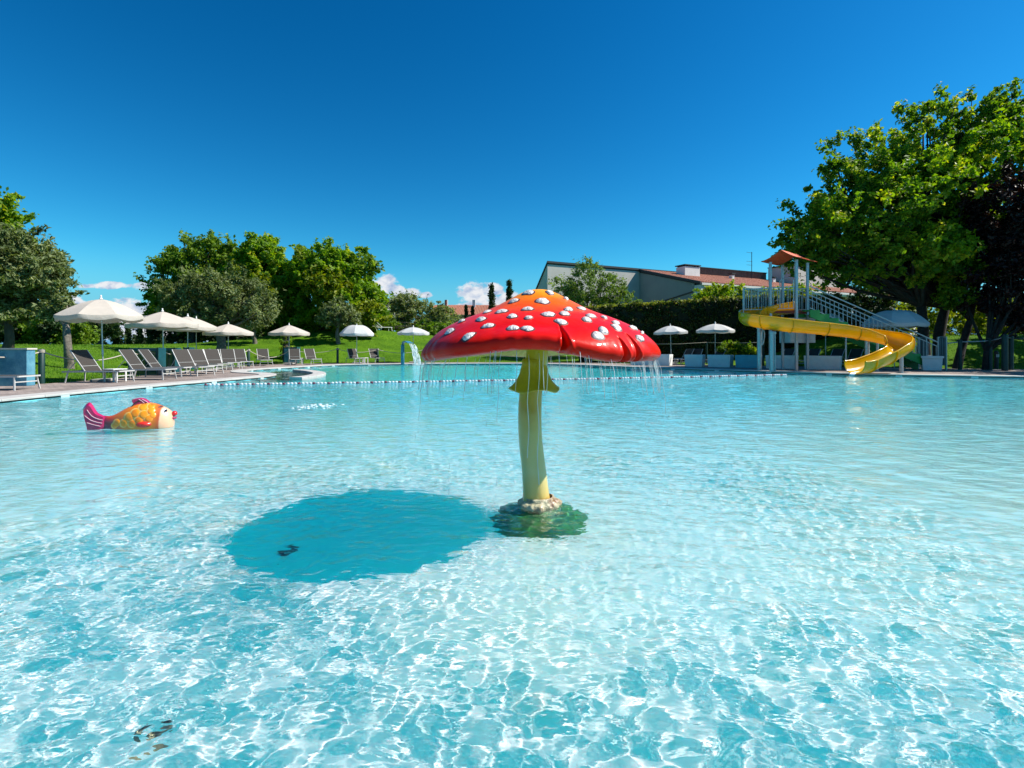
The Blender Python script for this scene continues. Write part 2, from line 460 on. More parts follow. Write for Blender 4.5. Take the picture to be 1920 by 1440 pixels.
def floor_mat():
    m = bpy.data.materials.new('pool_floor_liner'); m.use_nodes = True; nt = m.node_tree; b = nt.nodes['Principled BSDF']
    b.inputs['Roughness'].default_value = 0.8; b.inputs['Specular IOR Level'].default_value = 0.1
    b.subsurface_method = 'BURLEY'; b.inputs['Subsurface Weight'].default_value = 0.56; b.inputs['Subsurface Radius'].default_value = (0.05, 11, 13); b.inputs['Subsurface Scale'].default_value = 1.0
    geo = N(nt, 'ShaderNodeNewGeometry'); sep = N(nt, 'ShaderNodeSeparateXYZ'); nt.links.new(geo.outputs['Position'], sep.inputs[0])
    n = N(nt, 'ShaderNodeTexNoise'); n.inputs['Scale'].default_value = 0.7; n.inputs['Detail'].default_value = 5; nt.links.new(geo.outputs['Position'], n.inputs['Vector'])
    cr = N(nt, 'ShaderNodeValToRGB'); e = cr.color_ramp.elements
    e[0].position = 0.35; e[0].color = (0.58, 0.92, 0.94, 1); e[1].position = 0.70; e[1].color = (0.62, 0.93, 0.90, 1)
    nt.links.new(n.outputs[0], cr.inputs[0])
    ns = N(nt, 'ShaderNodeTexNoise'); ns.inputs['Scale'].default_value = 0.45; ns.inputs['Detail'].default_value = 8; ns.inputs['Roughness'].default_value = 0.7; nt.links.new(geo.outputs['Position'], ns.inputs['Vector'])
    ms = N(nt, 'ShaderNodeMapRange'); ms.inputs[1].default_value = 0.52; ms.inputs[2].default_value = 0.66; ms.inputs[4].default_value = 0.75; nt.links.new(ns.outputs[0], ms.inputs[0])
    mst = N(nt, 'ShaderNodeMix', data_type='RGBA'); nt.links.new(ms.outputs[0], mst.inputs[0]); nt.links.new(cr.outputs[0], mst.inputs[6]); mst.inputs[7].default_value = (0.66, 0.86, 0.72, 1)
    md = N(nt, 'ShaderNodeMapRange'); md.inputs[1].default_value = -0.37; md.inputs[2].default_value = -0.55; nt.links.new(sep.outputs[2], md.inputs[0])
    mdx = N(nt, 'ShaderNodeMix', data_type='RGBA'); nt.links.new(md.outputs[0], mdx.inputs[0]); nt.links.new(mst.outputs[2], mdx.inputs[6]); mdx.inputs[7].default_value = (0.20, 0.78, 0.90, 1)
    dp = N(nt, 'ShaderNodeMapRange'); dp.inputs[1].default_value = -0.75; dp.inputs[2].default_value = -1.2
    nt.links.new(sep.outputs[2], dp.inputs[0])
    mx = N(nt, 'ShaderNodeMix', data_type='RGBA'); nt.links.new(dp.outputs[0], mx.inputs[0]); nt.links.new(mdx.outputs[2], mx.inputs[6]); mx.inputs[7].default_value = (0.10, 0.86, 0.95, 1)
    nt.links.new(mx.outputs[2], b.inputs['Base Color'])
    return m


receiver(tag(grid_mesh('pool_floor', np.arange(-15, 28.5, 0.5), np.arange(-3.5, 38, 0.5), floor_depth, floor_mat()), kind='structure'))

MX, MY = 0.205, 3.93       # the mushroom fountain's foot
r_w = np.random.default_rng(5)
waves = []
for i in range(110):      # short ripples that focus the sun on the floor
    lam = 10 ** r_w.uniform(math.log10(0.052), math.log10(0.135)); th = r_w.normal(0.9, 1.2)
    waves.append((2 * PI / lam, th, r_w.uniform(0, 6.28), 0.0102 * lam ** 1.6))
for i in range(22):      # longer, lower undulation
    lam = 10 ** r_w.uniform(math.log10(0.25), math.log10(0.9)); th = r_w.normal(0.9, 0.8)
    waves.append((2 * PI / lam, th, r_w.uniform(0, 6.28), 0.0030 * lam))
drops = [(MX + 0.93 * math.cos(t) * r_w.uniform(0.9, 1.1), MY + 0.93 * math.sin(t) * r_w.uniform(0.9, 1.1)) for t in r_w.uniform(0, 6.28, 90)]
drops += [(MX + r_w.normal(-0.45, 0.2), MY + r_w.normal(-0.05, 0.3)) for _ in range(80)]


wxs = graded(-14.5, 28, -2.6, 2.8, 0.0105, 1.013, 0.10); wys = graded(-2, 37.5, 1.2, 5.0, 0.0098, 1.008, 0.12)
HX, HY = np.gradient(wxs), np.gradient(wys)


def water_z(X, Y):
    Z = np.zeros_like(X)
    cell = np.maximum(np.interp(X, wxs, HX), np.interp(Y, wys, HY))     # mesh size, so that no ripple is finer than the mesh can carry
    for k, th, ph, A in waves:
        A = A * sstep(4.2, 7.0, 2 * PI / k / cell)
        Z += A * np.sin(k * (X * math.cos(th) + Y * math.sin(th)) + ph + 0.8 * np.sin(0.9 * X - 0.7 * Y + th))
    d1 = np.hypot(X - (MX + 0.45), (Y - (MY - 0.1)) * 1.0); amp = 1 - 0.80 * np.exp(-(d1 / 1.6) ** 4)
    d3 = np.hypot((X - 2.6) / 1.5, Y - 3.2); amp *= 1 - 0.45 * np.exp(-(d3 / 0.9) ** 4)
    amp *= 1 + 0.13 * value_noise(X * 0.5, Y * 0.5, 9)
    amp *= (1 - 0.42 * sstep(3.2, 4.8, Y)) * (1 - 0.25 * sstep(-0.8, -2.2, X)) * (1 + 1.6 * sstep(7, 16, Y))
    Z *= amp
    sel = (np.abs(X - MX) < 1.8) & (np.abs(Y - MY) < 1.8)
    xs, ys = X[sel], Y[sel]; z = 0.00007 * value_noise(xs * 50, ys * 50, 21) * np.exp(-(np.hypot(xs - MX, ys - MY) / 1.45) ** 6)
    for j, (a, b) in enumerate(drops):
        r = np.hypot(xs - a, ys - b); z += (0.00022 if j < 90 else 0.0005) * np.sin(r * 110 + j) * np.exp(-(r / 0.08))
    r0 = np.hypot(xs - MX, ys - MY)
    z += (0.0018 * np.sin(r0 * 70 + 2 * value_noise(xs * 6, ys * 6, 3)) + 0.0036 * value_noise(xs * 34, ys * 34, 5)) * np.exp(-((r0 - 0.28) / 0.13) ** 2) + 0.00025 * np.sin(r0 * 48 + value_noise(xs * 3, ys * 3, 8)) * np.exp(-((r0 - 0.75) / 0.3) ** 2)
    Z[sel] += z
    return Z


def water_mat():
    m = bpy.data.materials.new('clear_water'); m.use_nodes = True; nt = m.node_tree; nt.nodes.clear()
    out = N(nt, 'ShaderNodeOutputMaterial'); g = N(nt, 'ShaderNodeBsdfGlass'); g.inputs['IOR'].default_value = 1.333; g.inputs['Roughness'].default_value = 0.0
    g.inputs['Color'].default_value = (0.93, 0.995, 1, 1)
    geo = N(nt, 'ShaderNodeNewGeometry'); mp = N(nt, 'ShaderNodeMapping'); mp.inputs['Rotation'].default_value = (0, 0, 0.5); mp.inputs['Scale'].default_value = (1, 1.7, 1); nt.links.new(geo.outputs['Position'], mp.inputs[0])
    n = N(nt, 'ShaderNodeTexNoise'); n.inputs['Scale'].default_value = 9; n.inputs['Detail'].default_value = 2.5; n.inputs['Roughness'].default_value = 0.45; nt.links.new(mp.outputs[0], n.inputs['Vector'])
    bp = N(nt, 'ShaderNodeBump'); bp.inputs['Strength'].default_value = 1; bp.inputs['Distance'].default_value = 0.014; nt.links.new(n.outputs[0], bp.inputs['Height'])
    nb = N(nt, 'ShaderNodeTexNoise'); nb.inputs['Scale'].default_value = 3.4; nb.inputs['Detail'].default_value = 1.5; nt.links.new(mp.outputs[0], nb.inputs['Vector'])
    bq = N(nt, 'ShaderNodeBump'); bq.inputs['Distance'].default_value = 0.034; nt.links.new(nb.outputs[0], bq.inputs['Height']); nt.links.new(bp.outputs[0], bq.inputs['Normal']); nt.links.new(bq.outputs[0], g.inputs['Normal'])
    nt.links.new(g.outputs[0], out.inputs[0]); return m


water = tag(grid_mesh('pool_water', wxs, wys, water_z, water_mat()), kind='structure')
water.cycles.is_caustics_caster = True

# round plunge niche with a crescent wall at the left of the rope
def niche():
    root = empty('crescent_wall', (-9.0, 22.5, 0)); tag(root, kind='structure')
    path = catmull([(-11.0, 26.3, 0), (-9.8, 24.9, 0), (-8.8, 23.3, 0), (-8.25, 21.8, 0), (-8.05, 20.4, 0), (-8.2, 19.4, 0)], 2)
    for i in range(len(path) - 1):
        vs = []
        for j, e in ((i, .006), (i + 1, -.006)):
            d = (path[min(j + 1, len(path) - 1)] - path[max(j - 1, 0)]).normalized(); n = Vector((-d.y, d.x, 0)); p = path[j] + d * e - Vector((-9.0, 22.5, 0))
            w = .27
            for (q, z) in ((-w, -.5), (-w, .075), (-w + .015, .09), (w - .015, .09), (w, .075), (w, -.5)): vs.append(p + n * q + Vector((0, 0, z)))
        receiver(MB().add(vs, [(k, (k + 1) % 6, 6 + (k + 1) % 6, 6 + k) for k in range(6)] + [(5, 4, 3, 2, 1, 0), (6, 7, 8, 9, 10, 11)]).build('slab', M_cop, root))
    receiver(tag(poly_sheet('niche_floor', [(-12, 26.5), (-11.0, 26.4), (-9.7, 24.9), (-8.75, 23.2), (-8.2, 21.8), (-8.0, 20.4), (-8.2, 19.3), (-9.9, 19.6), (-10.3, 21.7), (-12.5, 24)], None, -.30, pm('niche_dark_tile', (.02, .09, .08), .5, var=.3, scale=3)), kind='structure'))
niche()

# ------------------------------------------------------------------ terrain
def terrain_z(X, Y):
    sd = sdf_poly(X, Y, deck_outer)
    left = sstep(6, -4, X)
    rise = 1.35 * sstep(0, 14, sd) * left + 0.5 * sstep(0, 8, sd) * (1 - left)
    rise = rise + 1.55 * np.exp(-((X + 17) / 8.5) ** 2 - ((Y - 50) / 8.5) ** 2) * sstep(0, 5, sd)
    rise = rise + 0.7 * np.exp(-((X + 8) / 8) ** 2 - ((Y - 56) / 9.0) ** 2) * sstep(0, 5, sd)
    rise = rise + 1.5 * sstep(17, 24, X) * sstep(0.3, 6, sd)
    z = 0.03 + rise + 0.03 * value_noise(X * 0.6, Y * 0.6, 4) * sstep(0.5, 3, sd)
    far = np.hypot(X, Y); z = z + (1.7 - z) * sstep(75, 130, far)
    z = np.where(sd < -0.7, -3.0, z)
    return z


def tz(x, y): return float(terrain_z(np.array([float(x)]), np.array([float(y)]))[0])


def lawn_mat():
    m = bpy.data.materials.new('lawn'); m.use_nodes = True; nt = m.node_tree; b = nt.nodes['Principled BSDF']; b.inputs['Roughness'].default_value = 0.95; b.inputs['Specular IOR Level'].default_value = 0.1
    geo = N(nt, 'ShaderNodeNewGeometry')
    n = N(nt, 'ShaderNodeTexNoise'); n.inputs['Scale'].default_value = 0.6; n.inputs['Detail'].default_value = 9; n.inputs['Roughness'].default_value = 0.75; nt.links.new(geo.outputs['Position'], n.inputs['Vector'])
    cr = N(nt, 'ShaderNodeValToRGB'); e = cr.color_ramp.elements
    e[0].position = 0.32; e[0].color = (0.035, 0.10, 0.004, 1); e[1].position = 0.68; e[1].color = (0.105, 0.21, 0.008, 1)
    nt.links.new(n.outputs[0], cr.inputs[0]); nt.links.new(cr.outputs[0], b.inputs['Base Color'])
    n2 = N(nt, 'ShaderNodeTexNoise'); n2.inputs['Scale'].default_value = 25; n2.inputs['Detail'].default_value = 3; nt.links.new(geo.outputs['Position'], n2.inputs['Vector'])
    bp = N(nt, 'ShaderNodeBump'); bp.inputs['Strength'].default_value = 0.8; bp.inputs['Distance'].default_value = 0.05; nt.links.new(n2.outputs[0], bp.inputs['Height']); nt.links.new(bp.outputs[0], b.inputs['Normal'])
    return m


gx = graded(-900, 900, -40, 45, 0.45, 1.12, 60); gy = graded(-60, 1500, 8, 72, 0.45, 1.12, 60)
tag(grid_mesh('lawn_ground', gx, gy, terrain_z, lawn_mat()), kind='structure')

# grass blades over the lawns one looks at
def make_grass():
    n = 170000
    Y = 14 + 46 * RNG.random(n) ** 1.5; t = RNG.uniform(-1.08, 1.05, n); X = t * Y
    sd = sdf_poly(X, Y, deck_outer); k = (sd > 0.02) & ((X < 3) | (X > 16)); X, Y = X[k], Y[k]; n = len(X)
    Z = terrain_z(X, Y) - 0.01
    h = RNG.uniform(0.04, 0.10, n) * (1 + 0.4 * value_noise(X, Y, 2)); w = RNG.uniform(0.008, 0.02, n) * (0.6 + Y / 40); a = RNG.uniform(0, 6.28, n)
    lx, ly = RNG.normal(0, 0.03, n), RNG.normal(0, 0.03, n)
    A = np.stack([X - w * np.cos(a), Y - w * np.sin(a), Z], -1); B = np.stack([X + w * np.cos(a), Y + w * np.sin(a), Z], -1); T = np.stack([X + lx, Y + ly, Z + h], -1)
    V = np.stack([A, B, T], 1).reshape(-1, 3); Fq = np.arange(3 * n).reshape(-1, 3)
    m = leaf_mat('grass_blade', [(0, (0.04, 0.12, 0.005)), (0.6, (0.10, 0.22, 0.008)), (1, (0.20, 0.30, 0.02))], 0.35, 0.6)
    o = np_mesh('grass', V, Fq, m, smooth=False, tint=np.clip(RNG.normal(0.5, 0.25, n), 0, 1)); tag(o, 'short mown green grass blades on the lawn mound', 'grass', kind='stuff')
make_grass()

# ------------------------------------------------------------------ vegetation
LM = {
    'maple': leaf_mat('maple_sunfleck_leaf', [(0, (0.03, 0.09, 0.004)), (0.5, (0.10, 0.19, 0.008)), (0.8, (0.27, 0.34, 0.012)), (1, (0.52, 0.46, 0.06))], 0.5),  # yellow upper tints put sunlit flecks into the leaf colour
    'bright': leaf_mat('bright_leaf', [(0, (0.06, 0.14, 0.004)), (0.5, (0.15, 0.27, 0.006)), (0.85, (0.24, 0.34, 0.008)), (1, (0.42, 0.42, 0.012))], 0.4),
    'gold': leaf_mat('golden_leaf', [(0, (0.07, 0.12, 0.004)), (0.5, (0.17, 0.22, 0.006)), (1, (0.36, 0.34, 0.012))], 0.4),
    'mid': leaf_mat('mid_leaf', [(0, (0.04, 0.09, 0.006)), (0.5, (0.11, 0.20, 0.01)), (1, (0.24, 0.33, 0.03))], 0.4),
    'olive': leaf_mat('olive_leaf', [(0, (0.05, 0.075, 0.02)), (0.5, (0.14, 0.18, 0.06)), (1, (0.32, 0.36, 0.17))], 0.3),
    'pale': leaf_mat('pale_leaf', [(0, (0.06, 0.11, 0.02)), (0.5, (0.12, 0.19, 0.03)), (1, (0.25, 0.32, 0.09))], 0.4),
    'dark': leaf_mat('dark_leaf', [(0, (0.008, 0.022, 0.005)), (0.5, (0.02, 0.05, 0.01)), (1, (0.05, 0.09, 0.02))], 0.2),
    'purple': leaf_mat('purple_leaf', [(0, (0.008, 0.003, 0.003)), (0.6, (0.02, 0.006, 0.006)), (1, (0.05, 0.02, 0.012))], 0.15),
    'hedge': leaf_mat('hedge_shaded_leaf', [(0, (0.012, 0.022, 0.005)), (0.55, (0.035, 0.06, 0.008)), (0.85, (0.09, 0.10, 0.02)), (1, (0.14, 0.06, 0.03))], 0.3),  # hedge front: its shade is put into the darker leaf colour
    'hedge_sunlit': leaf_mat('hedge_sunlit_leaf', [(0, (0.08, 0.12, 0.01)), (0.6, (0.24, 0.28, 0.02)), (0.85, (0.36, 0.34, 0.05)), (1, (0.30, 0.14, 0.07))], 0.35),  # same hedge on top: sunlight put into the brighter leaf colour
}
M_bark = pm('bark', (0.075, 0.06, 0.045), 0.9, var=0.4, scale=5, bump=0.9, bscale=16, stretch=(1, 1, 0.3))
M_bark_ol = pm('olive_bark', (0.15, 0.13, 0.105), 0.9, var=0.45, scale=7, bump=1.0, bscale=18)
M_bark_dk = pm('dark_bark', (0.028, 0.022, 0.018), 0.95, var=0.4, scale=6, bump=0.8, bscale=18)
M_inner = pm('shaded_twigs', (0.01, 0.016, 0.006), 1.0, var=0.3)


def leaves(name, centers, radii, nper, size, m, parent=None, elong=1.8, squash=0.75, up=0.5, tint_bias=0.0, gsd=0.75):
    """centers (M,3), radii (M,): leaf-sized faces gathered in clumps"""
    cs = np.repeat(centers, nper, 0); rr = np.repeat(radii, nper)
    n = len(cs)
    d = RNG.normal(0, 1, (n, 3)); d /= np.linalg.norm(d, axis=1, keepdims=True)
    rad = rr * RNG.random(n) ** gsd
    M_ = len(centers); cen0 = centers.mean(0); ow = centers - cen0; ow /= np.linalg.norm(ow, axis=1, keepdims=True) + 1e-6
    axs = ow * 0.7 + RNG.normal(0, 0.55, (M_, 3)) + np.array([0, 0, 0.35]); axs /= np.linalg.norm(axs, axis=1, keepdims=True)
    axr = np.repeat(axs, nper, 0); st = np.repeat(RNG.uniform(1.2, 2.1, M_), nper)[:, None]
    v = d * rad[:, None]; al = (v * axr).sum(1, keepdims=True) * axr
    pos = cs + (v - al) * 0.72 * np.array([1, 1, squash + .1]) + al * st
    nrm = RNG.normal(0, 1, (n, 3)) + d * 0.6; nrm[:, 2] += up; nrm /= np.linalg.norm(nrm, axis=1, keepdims=True)
    ax = np.cross(nrm, RNG.normal(0, 1, (n, 3))); ax /= np.linalg.norm(ax, axis=1, keepdims=True); ay = np.cross(nrm, ax)
    s = size * RNG.uniform(0.6, 1.35, n)[:, None]
    a = pos - ax * s * elong * 0.5; b = pos + ay * s * 0.5 - ax * s * 0.1 + nrm * s * 0.12; c = pos + ax * s * elong * 0.5; e = pos - ay * s * 0.5 - ax * s * 0.1 + nrm * s * 0.12
    V = np.stack([a, b, c, e], 1).reshape(-1, 3); Fq = np.arange(4 * n).reshape(-1, 4)
    cl = np.repeat(RNG.normal(0, 0.16, len(centers)), nper)
    tint = np.clip(0.5 + tint_bias + cl + RNG.normal(0, 0.17, n), 0, 1)
    return np_mesh(name, V, Fq, m, smooth=False, tint=tint, parent=parent)


def crown_centers(lobes, M, shell=0.55, stray=0.14):
    """clump centres spread through a union of ellipsoid lobes (cx,cy,cz,rx,ry,rz)"""
    w = np.array([l[3] * l[4] * l[5] for l in lobes]) ** 0.8; w /= w.sum(); out = []
    for l, k in zip(lobes, RNG.multinomial(M, w)):
        d = RNG.normal(0, 1, (k, 3)); d /= np.linalg.norm(d, axis=1, keepdims=True) + 1e-9
        r = RNG.random(k) ** (1 / 3.0 * (1 - shell) + 0.02); r = np.clip(r, 0.15, 1) * RNG.uniform(0.74, 1.04, k)
        r = np.where(RNG.random(k) < stray, RNG.uniform(1.0, 1.28, k), r)
        out.append(np.array(l[:3]) + d * r[:, None] * np.array(l[3:6]))
    return np.concatenate(out)


def tree(name, base, lobes, M, nper, cr, size, mat, label, trunk_r=0.2, fork_h=0.8, forks=None, bark=None, n_limb=14, group=None, elong=1.8, lean=(0, 0), trunks=1, cat='tree', shell=0.55, tint_bias=0, extra=None):
    base = Vector(base); root = empty(name, base, 0, label, cat, group)
    cen = crown_centers(lobes, M, shell); inv = np.array(base)
    radii = cr * RNG.uniform(0.42, 1.15, len(cen))
    lowz = min(l[2] - l[5] for l in lobes)
    cz = float(np.mean(cen[:, 2])); top = Vector((float(np.mean(cen[:, 0])), float(np.mean(cen[:, 1])), cz))
    mb = MB()
    for t in range(trunks):
        off = Vector((random.uniform(-1, 1), random.uniform(-0.6, 0.6), 0)) * (0.9 if trunks > 1 else 0)
        b0 = off; fork = Vector((off.x * 1.6 + lean[0], off.y * 1.6 + lean[1], max(fork_h, (lowz - base.z) * 0.7 + 0.5)))
        mid = b0.lerp(fork, 0.5) + Vector((random.uniform(-.1, .1), random.uniform(-.1, .1), 0)) * 2
        pts = catmull([b0 - Vector((0, 0, 0.15)), b0 + Vector((0, 0, 0.12)), mid, fork], 4)
        R = [trunk_r * (1.35 - 0.6 * i / (len(pts) - 1)) * random.uniform(0.94, 1.06) for i in range(len(pts))]
        mb.tube(pts, R, 9)
        sel = cen[RNG.choice(len(cen), min(n_limb, len(cen)), replace=False)]
        for q in sel:
            q = Vector(q) - base
            L = (q - fork).length; mid = fork.lerp(q, 0.45) + Vector((random.uniform(-1, 1), random.uniform(-1, 1), random.uniform(-0.3, 0.8))) * L * 0.09
            pts = catmull([fork - Vector((0, 0, 0.1)), mid, q], 5)
            R = [max(0.012, trunk_r * 0.55 * (1 - 0.9 * i / (len(pts) - 1))) for i in range(len(pts))]
            mb.tube(pts, R, 6)
            for _ in range(2):   # side twigs
                k = random.randint(3, len(pts) - 2); q2 = cen[RNG.integers(len(cen))]; q2 = Vector(q2) - base
                e = pts[k] + (q2 - pts[k]).normalized() * min((q2 - pts[k]).length, L * 0.4)
                mb.tube([pts[k], pts[k].lerp(e, .5) + Vector((0, 0, .06 * L * .3)), e], [R[k] * 0.6, R[k] * 0.4, 0.008], 5)
    mb.build('trunk', bark or M_bark, root, smooth=True)
    o = leaves('crown', cen - inv, radii, nper, size, mat, parent=root, elong=elong, tint_bias=tint_bias)
    if extra:
        for (lb, M2, n2, cr2, mt2, tb) in extra:
            c2 = crown_centers(lb, M2, 0.7)
            leaves('bright_sprays', c2 - inv, cr2 * RNG.uniform(0.7, 1.2, M2), n2, size, mt2, parent=root, tint_bias=tb)
    return root


def lobe(px, py, Y, rx, ry, rz=None, rdep=None):
    """a lobe given by the angle it is seen under, at its own distance"""
    p = P(px, py, Y); k = Y / F
    return (p.x, p.y, p.z, rx * k, (rdep or (rx + ry) / 2) * k, ry * k)


def gbase(px, Y):
    x = X_at(px, Y); return (x, Y, tz(x, Y))


def plant_trees():
    OG = 'olive trees on the lawn'
    # left edge
    tree('leafy_tree', gbase(-45, 33), [lobe(-50, 430, 33, 65, 85), lobe(-25, 400, 33, 42, 60), lobe(20, 470, 33, 40, 45), lobe(50, 480, 33, 30, 35)], 230, 60, 0.55, 0.17, LM['bright'], 'tall bright green tree rising behind the dark olive at the left edge', 0.25)
    tree('olive_tree', gbase(14, 25), [lobe(10, 505, 25, 85, 78), lobe(55, 510, 25, 56, 62), lobe(-60, 520, 25, 80, 90), lobe(88, 520, 25, 32, 38), lobe(50, 570, 25, 48, 32), lobe(-10, 580, 25, 50, 30)],
         620, 105, 0.42, 0.085, LM['olive'], 'big dense olive tree filling the left edge of the lawn', 0.20, bark=M_bark, elong=2.6, group=OG, n_limb=22)
    tree('olive_tree', gbase(130, 22.5), [lobe(110, 572, 22.5, 22, 14), lobe(150, 590, 22.5, 16, 9), lobe(95, 590, 22.5, 16, 12)], 50, 60, 0.2, 0.07, LM['olive'], 'small olive tree with a forked gnarled trunk behind the nearest parasol', 0.16, bark=M_bark_ol, elong=2.6, group=OG, n_limb=12, lean=(-0.15, 0))
    # tree group on the mound
    tree('birch_tree', gbase(360, 52), [lobe(390, 510, 52, 65, 60), lobe(330, 520, 52, 48, 48), lobe(420, 480, 52, 42, 34), lobe(350, 580, 52, 60, 45), lobe(285, 565, 52, 25, 20), lobe(320, 480, 52, 22, 18)],
         520, 78, 0.75, 0.19, LM['mid'], 'wide feathery tree at the left end of the tree group on the mound', 0.3, tint_bias=0.05, n_limb=26)
    tree('maple_tree', gbase(490, 50), [lobe(490, 490, 50, 42, 42), lobe(505, 540, 50, 50, 60), lobe(450, 540, 50, 40, 50), lobe(480, 468, 50, 24, 20), lobe(515, 480, 50, 18, 22), lobe(470, 600, 50, 60, 30)],
         420, 85, 0.65, 0.22, LM['bright'], 'upright bright green maple with a golden flank in the middle of the tree group', 0.3, n_limb=20,
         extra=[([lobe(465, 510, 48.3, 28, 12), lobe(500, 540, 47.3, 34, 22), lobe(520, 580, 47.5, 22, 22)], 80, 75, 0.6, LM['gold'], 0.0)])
    tree('maple_tree', gbase(600, 49), [lobe(600, 510, 49, 55, 45), lobe(640, 500, 49, 45, 38), lobe(580, 560, 49, 45, 55), lobe(655, 560, 49, 55, 55), lobe(570, 480, 49, 16, 18), lobe(700, 570, 49, 20, 40), lobe(610, 600, 49, 70, 25)],
         600, 82, 0.62, 0.22, LM['bright'], 'round light green tree at the right end of the tree group on the mound', 0.3, n_limb=24,
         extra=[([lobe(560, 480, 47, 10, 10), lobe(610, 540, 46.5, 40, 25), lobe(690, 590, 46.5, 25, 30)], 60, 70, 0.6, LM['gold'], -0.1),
                ([lobe(680, 500, 49, 30, 22)], 26, 45, 0.5, LM['mid'], 0.1)])
    tree('olive_tree', gbase(412, 36), [lobe(400, 545, 36, 60, 42), lobe(350, 560, 36, 48, 38), lobe(450, 560, 36, 50, 40), lobe(490, 580, 36, 26, 28), lobe(420, 590, 36, 70, 26)],
         560, 80, 0.5, 0.085, LM['olive'], 'grey olive tree with a thick trunk in front of the tree group', 0.34, bark=M_bark_ol, elong=2.8, group=OG, n_limb=30)
    tree('olive_tree', gbase(478, 43), [lobe(478, 600, 43, 30, 22), lobe(460, 585, 43, 24, 18)], 90, 60, 0.45, 0.09, LM['olive'], 'low grey olive tree between the thick olive and the ivy-clad stump', 0.16, bark=M_bark_ol, elong=2.8, group=OG)
    tree('olive_tree', gbase(634, 44), [lobe(635, 585, 44, 34, 24), lobe(650, 600, 44, 26, 16), lobe(615, 595, 44, 20, 16)], 130, 60, 0.42, 0.085, LM['olive'], 'little round olive tree alone on the mound behind the round parasol', 0.17, bark=M_bark_ol, elong=2.8, group=OG)
    tree('olive_tree', gbase(745, 58), [lobe(740, 590, 58, 38, 32), lobe(790, 590, 58, 34, 30), lobe(765, 570, 58, 30, 20), lobe(830, 600, 58, 30, 28)], 330, 55, 0.6, 0.12, LM['olive'], 'loose grey-green olive tree under the white cloud', 0.2, elong=2.8, group=OG, tint_bias=0.15)
    tree('round_shrub', gbase(705, 54), [lobe(710, 605, 54, 26, 20), lobe(730, 615, 54, 24, 16), lobe(810, 618, 54, 40, 14)], 100, 60, 0.6, 0.14, LM['mid'], 'green shrubs at the foot of the loose olive tree', 0.1, cat='shrub')
    # understory behind the group: dark
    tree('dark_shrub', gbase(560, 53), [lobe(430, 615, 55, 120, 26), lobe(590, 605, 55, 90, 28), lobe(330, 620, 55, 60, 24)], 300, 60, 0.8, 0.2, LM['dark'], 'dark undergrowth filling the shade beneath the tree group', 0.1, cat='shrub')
    # ivy-clad stump
    b = gbase(536, 39); root = empty('ivy_stump', b, 0, 'ivy-clad tree stump behind the fifth parasol', 'tree stump')
    MB().tube([(0, 0, -.1), (0.02, 0, 1), (0, 0, 2.2)], [0.3, 0.25, 0.22], 10).build('trunk', M_bark, root, smooth=True)
    cc = np.array([[0.3 * math.cos(a), 0.3 * math.sin(a), z] for a in np.linspace(0, 6, 9) for z in (0.3, 0.8, 1.3, 1.8, 2.1)])
    leaves('ivy', cc, np.full(len(cc), 0.22), 26, 0.09, LM['maple'], root)
    # far left: hedge trees, stone pine, cypresses
    for i, (px, w, hh) in enumerate([(-30, 34, 44), (30, 34, 50), (75, 28, 55), (110, 24, 46), (140, 22, 42)]):
        tree('hedge_tree', gbase(px, 46), [lobe(px, 645 - hh * 0.5, 46, w, hh * 0.55)], 110, 62, 0.5, 0.17, LM['dark'] if i % 2 else LM['mid'],
             ['dark bushy tree far left under the big olive', 'green bushy tree second from the left in the boundary row', 'dark bushy tree tallest in the left boundary row', 'green bushy tree left of the forked olive', 'dark bushy tree right behind the forked olive'][i], 0.12, group='boundary row of bushy trees')
    for px, w, hh, lb in ((-110, 40, 60, 'bushy tree of the boundary row beyond the left edge'), (-190, 46, 66, 'second bushy tree of the boundary row beyond the left edge'), (-290, 50, 60, 'third bushy tree of the boundary row beyond the left edge'), (-400, 54, 70, 'last bushy tree of the boundary row beyond the left edge')):
        tree('hedge_tree', gbase(px, 44), [lobe(px, 645 - hh * 0.5, 44, w, hh * 0.55)], 90, 45, 0.6, 0.2, LM['mid'], lb, 0.12, group='boundary row of bushy trees')
    tree('stone_pine', gbase(185, 78), [lobe(185, 612, 78, 36, 11), lobe(165, 618, 78, 22, 10), lobe(205, 620, 78, 20, 10)], 200, 60, 0.7, 0.22, LM['dark'], 'flat-topped dark stone pine seen under the nearest parasol', 0.4, tint_bias=.2)
    tree('round_shrub', gbase(160, 60), [lobe(160, 630, 60, 18, 14)], 70, 60, 0.5, 0.16, LM['mid'], 'round green shrub right of the forked olive trunk', 0.1, cat='shrub')
    cyp = [(218, 604, 6), (240, 606, 6), (262, 608, 6), (280, 607, 5), (300, 609, 6)]
    names = ['first dark cypress right of the nearest parasol pole', 'second cypress of the far row beside the mast', 'third cypress of the far row', 'fourth cypress of the far row left of the second parasol pole', 'fifth and last cypress of the far row']
    for (px, py, w), lb in zip(cyp, names):
        cypress(px, py, 648, 80, w, lb, 'row of far cypresses')
    tree('dark_shrub', gbase(250, 84), [lobe(250, 642, 84, 60, 12), lobe(330, 640, 84, 50, 14)], 150, 50, 0.8, 0.22, LM['dark'], 'low dark hedge of shrubs below the far cypresses', 0.1, cat='shrub')
    cypress(922, 534, 600, 66, 11, 'feathery dark cypress left of the mushroom tip', 'cypresses by the far house')
    cypress(955, 527, 600, 68, 11, 'tall smooth cypress nearest the mushroom tip', 'cypresses by the far house')
    cypress(874, 570, 615, 66, 4.5, 'thin left cypress in front of the far house', 'cypresses by the far house')
    cypress(886, 574, 615, 66, 4.5, 'thin right cypress in front of the far house', 'cypresses by the far house')
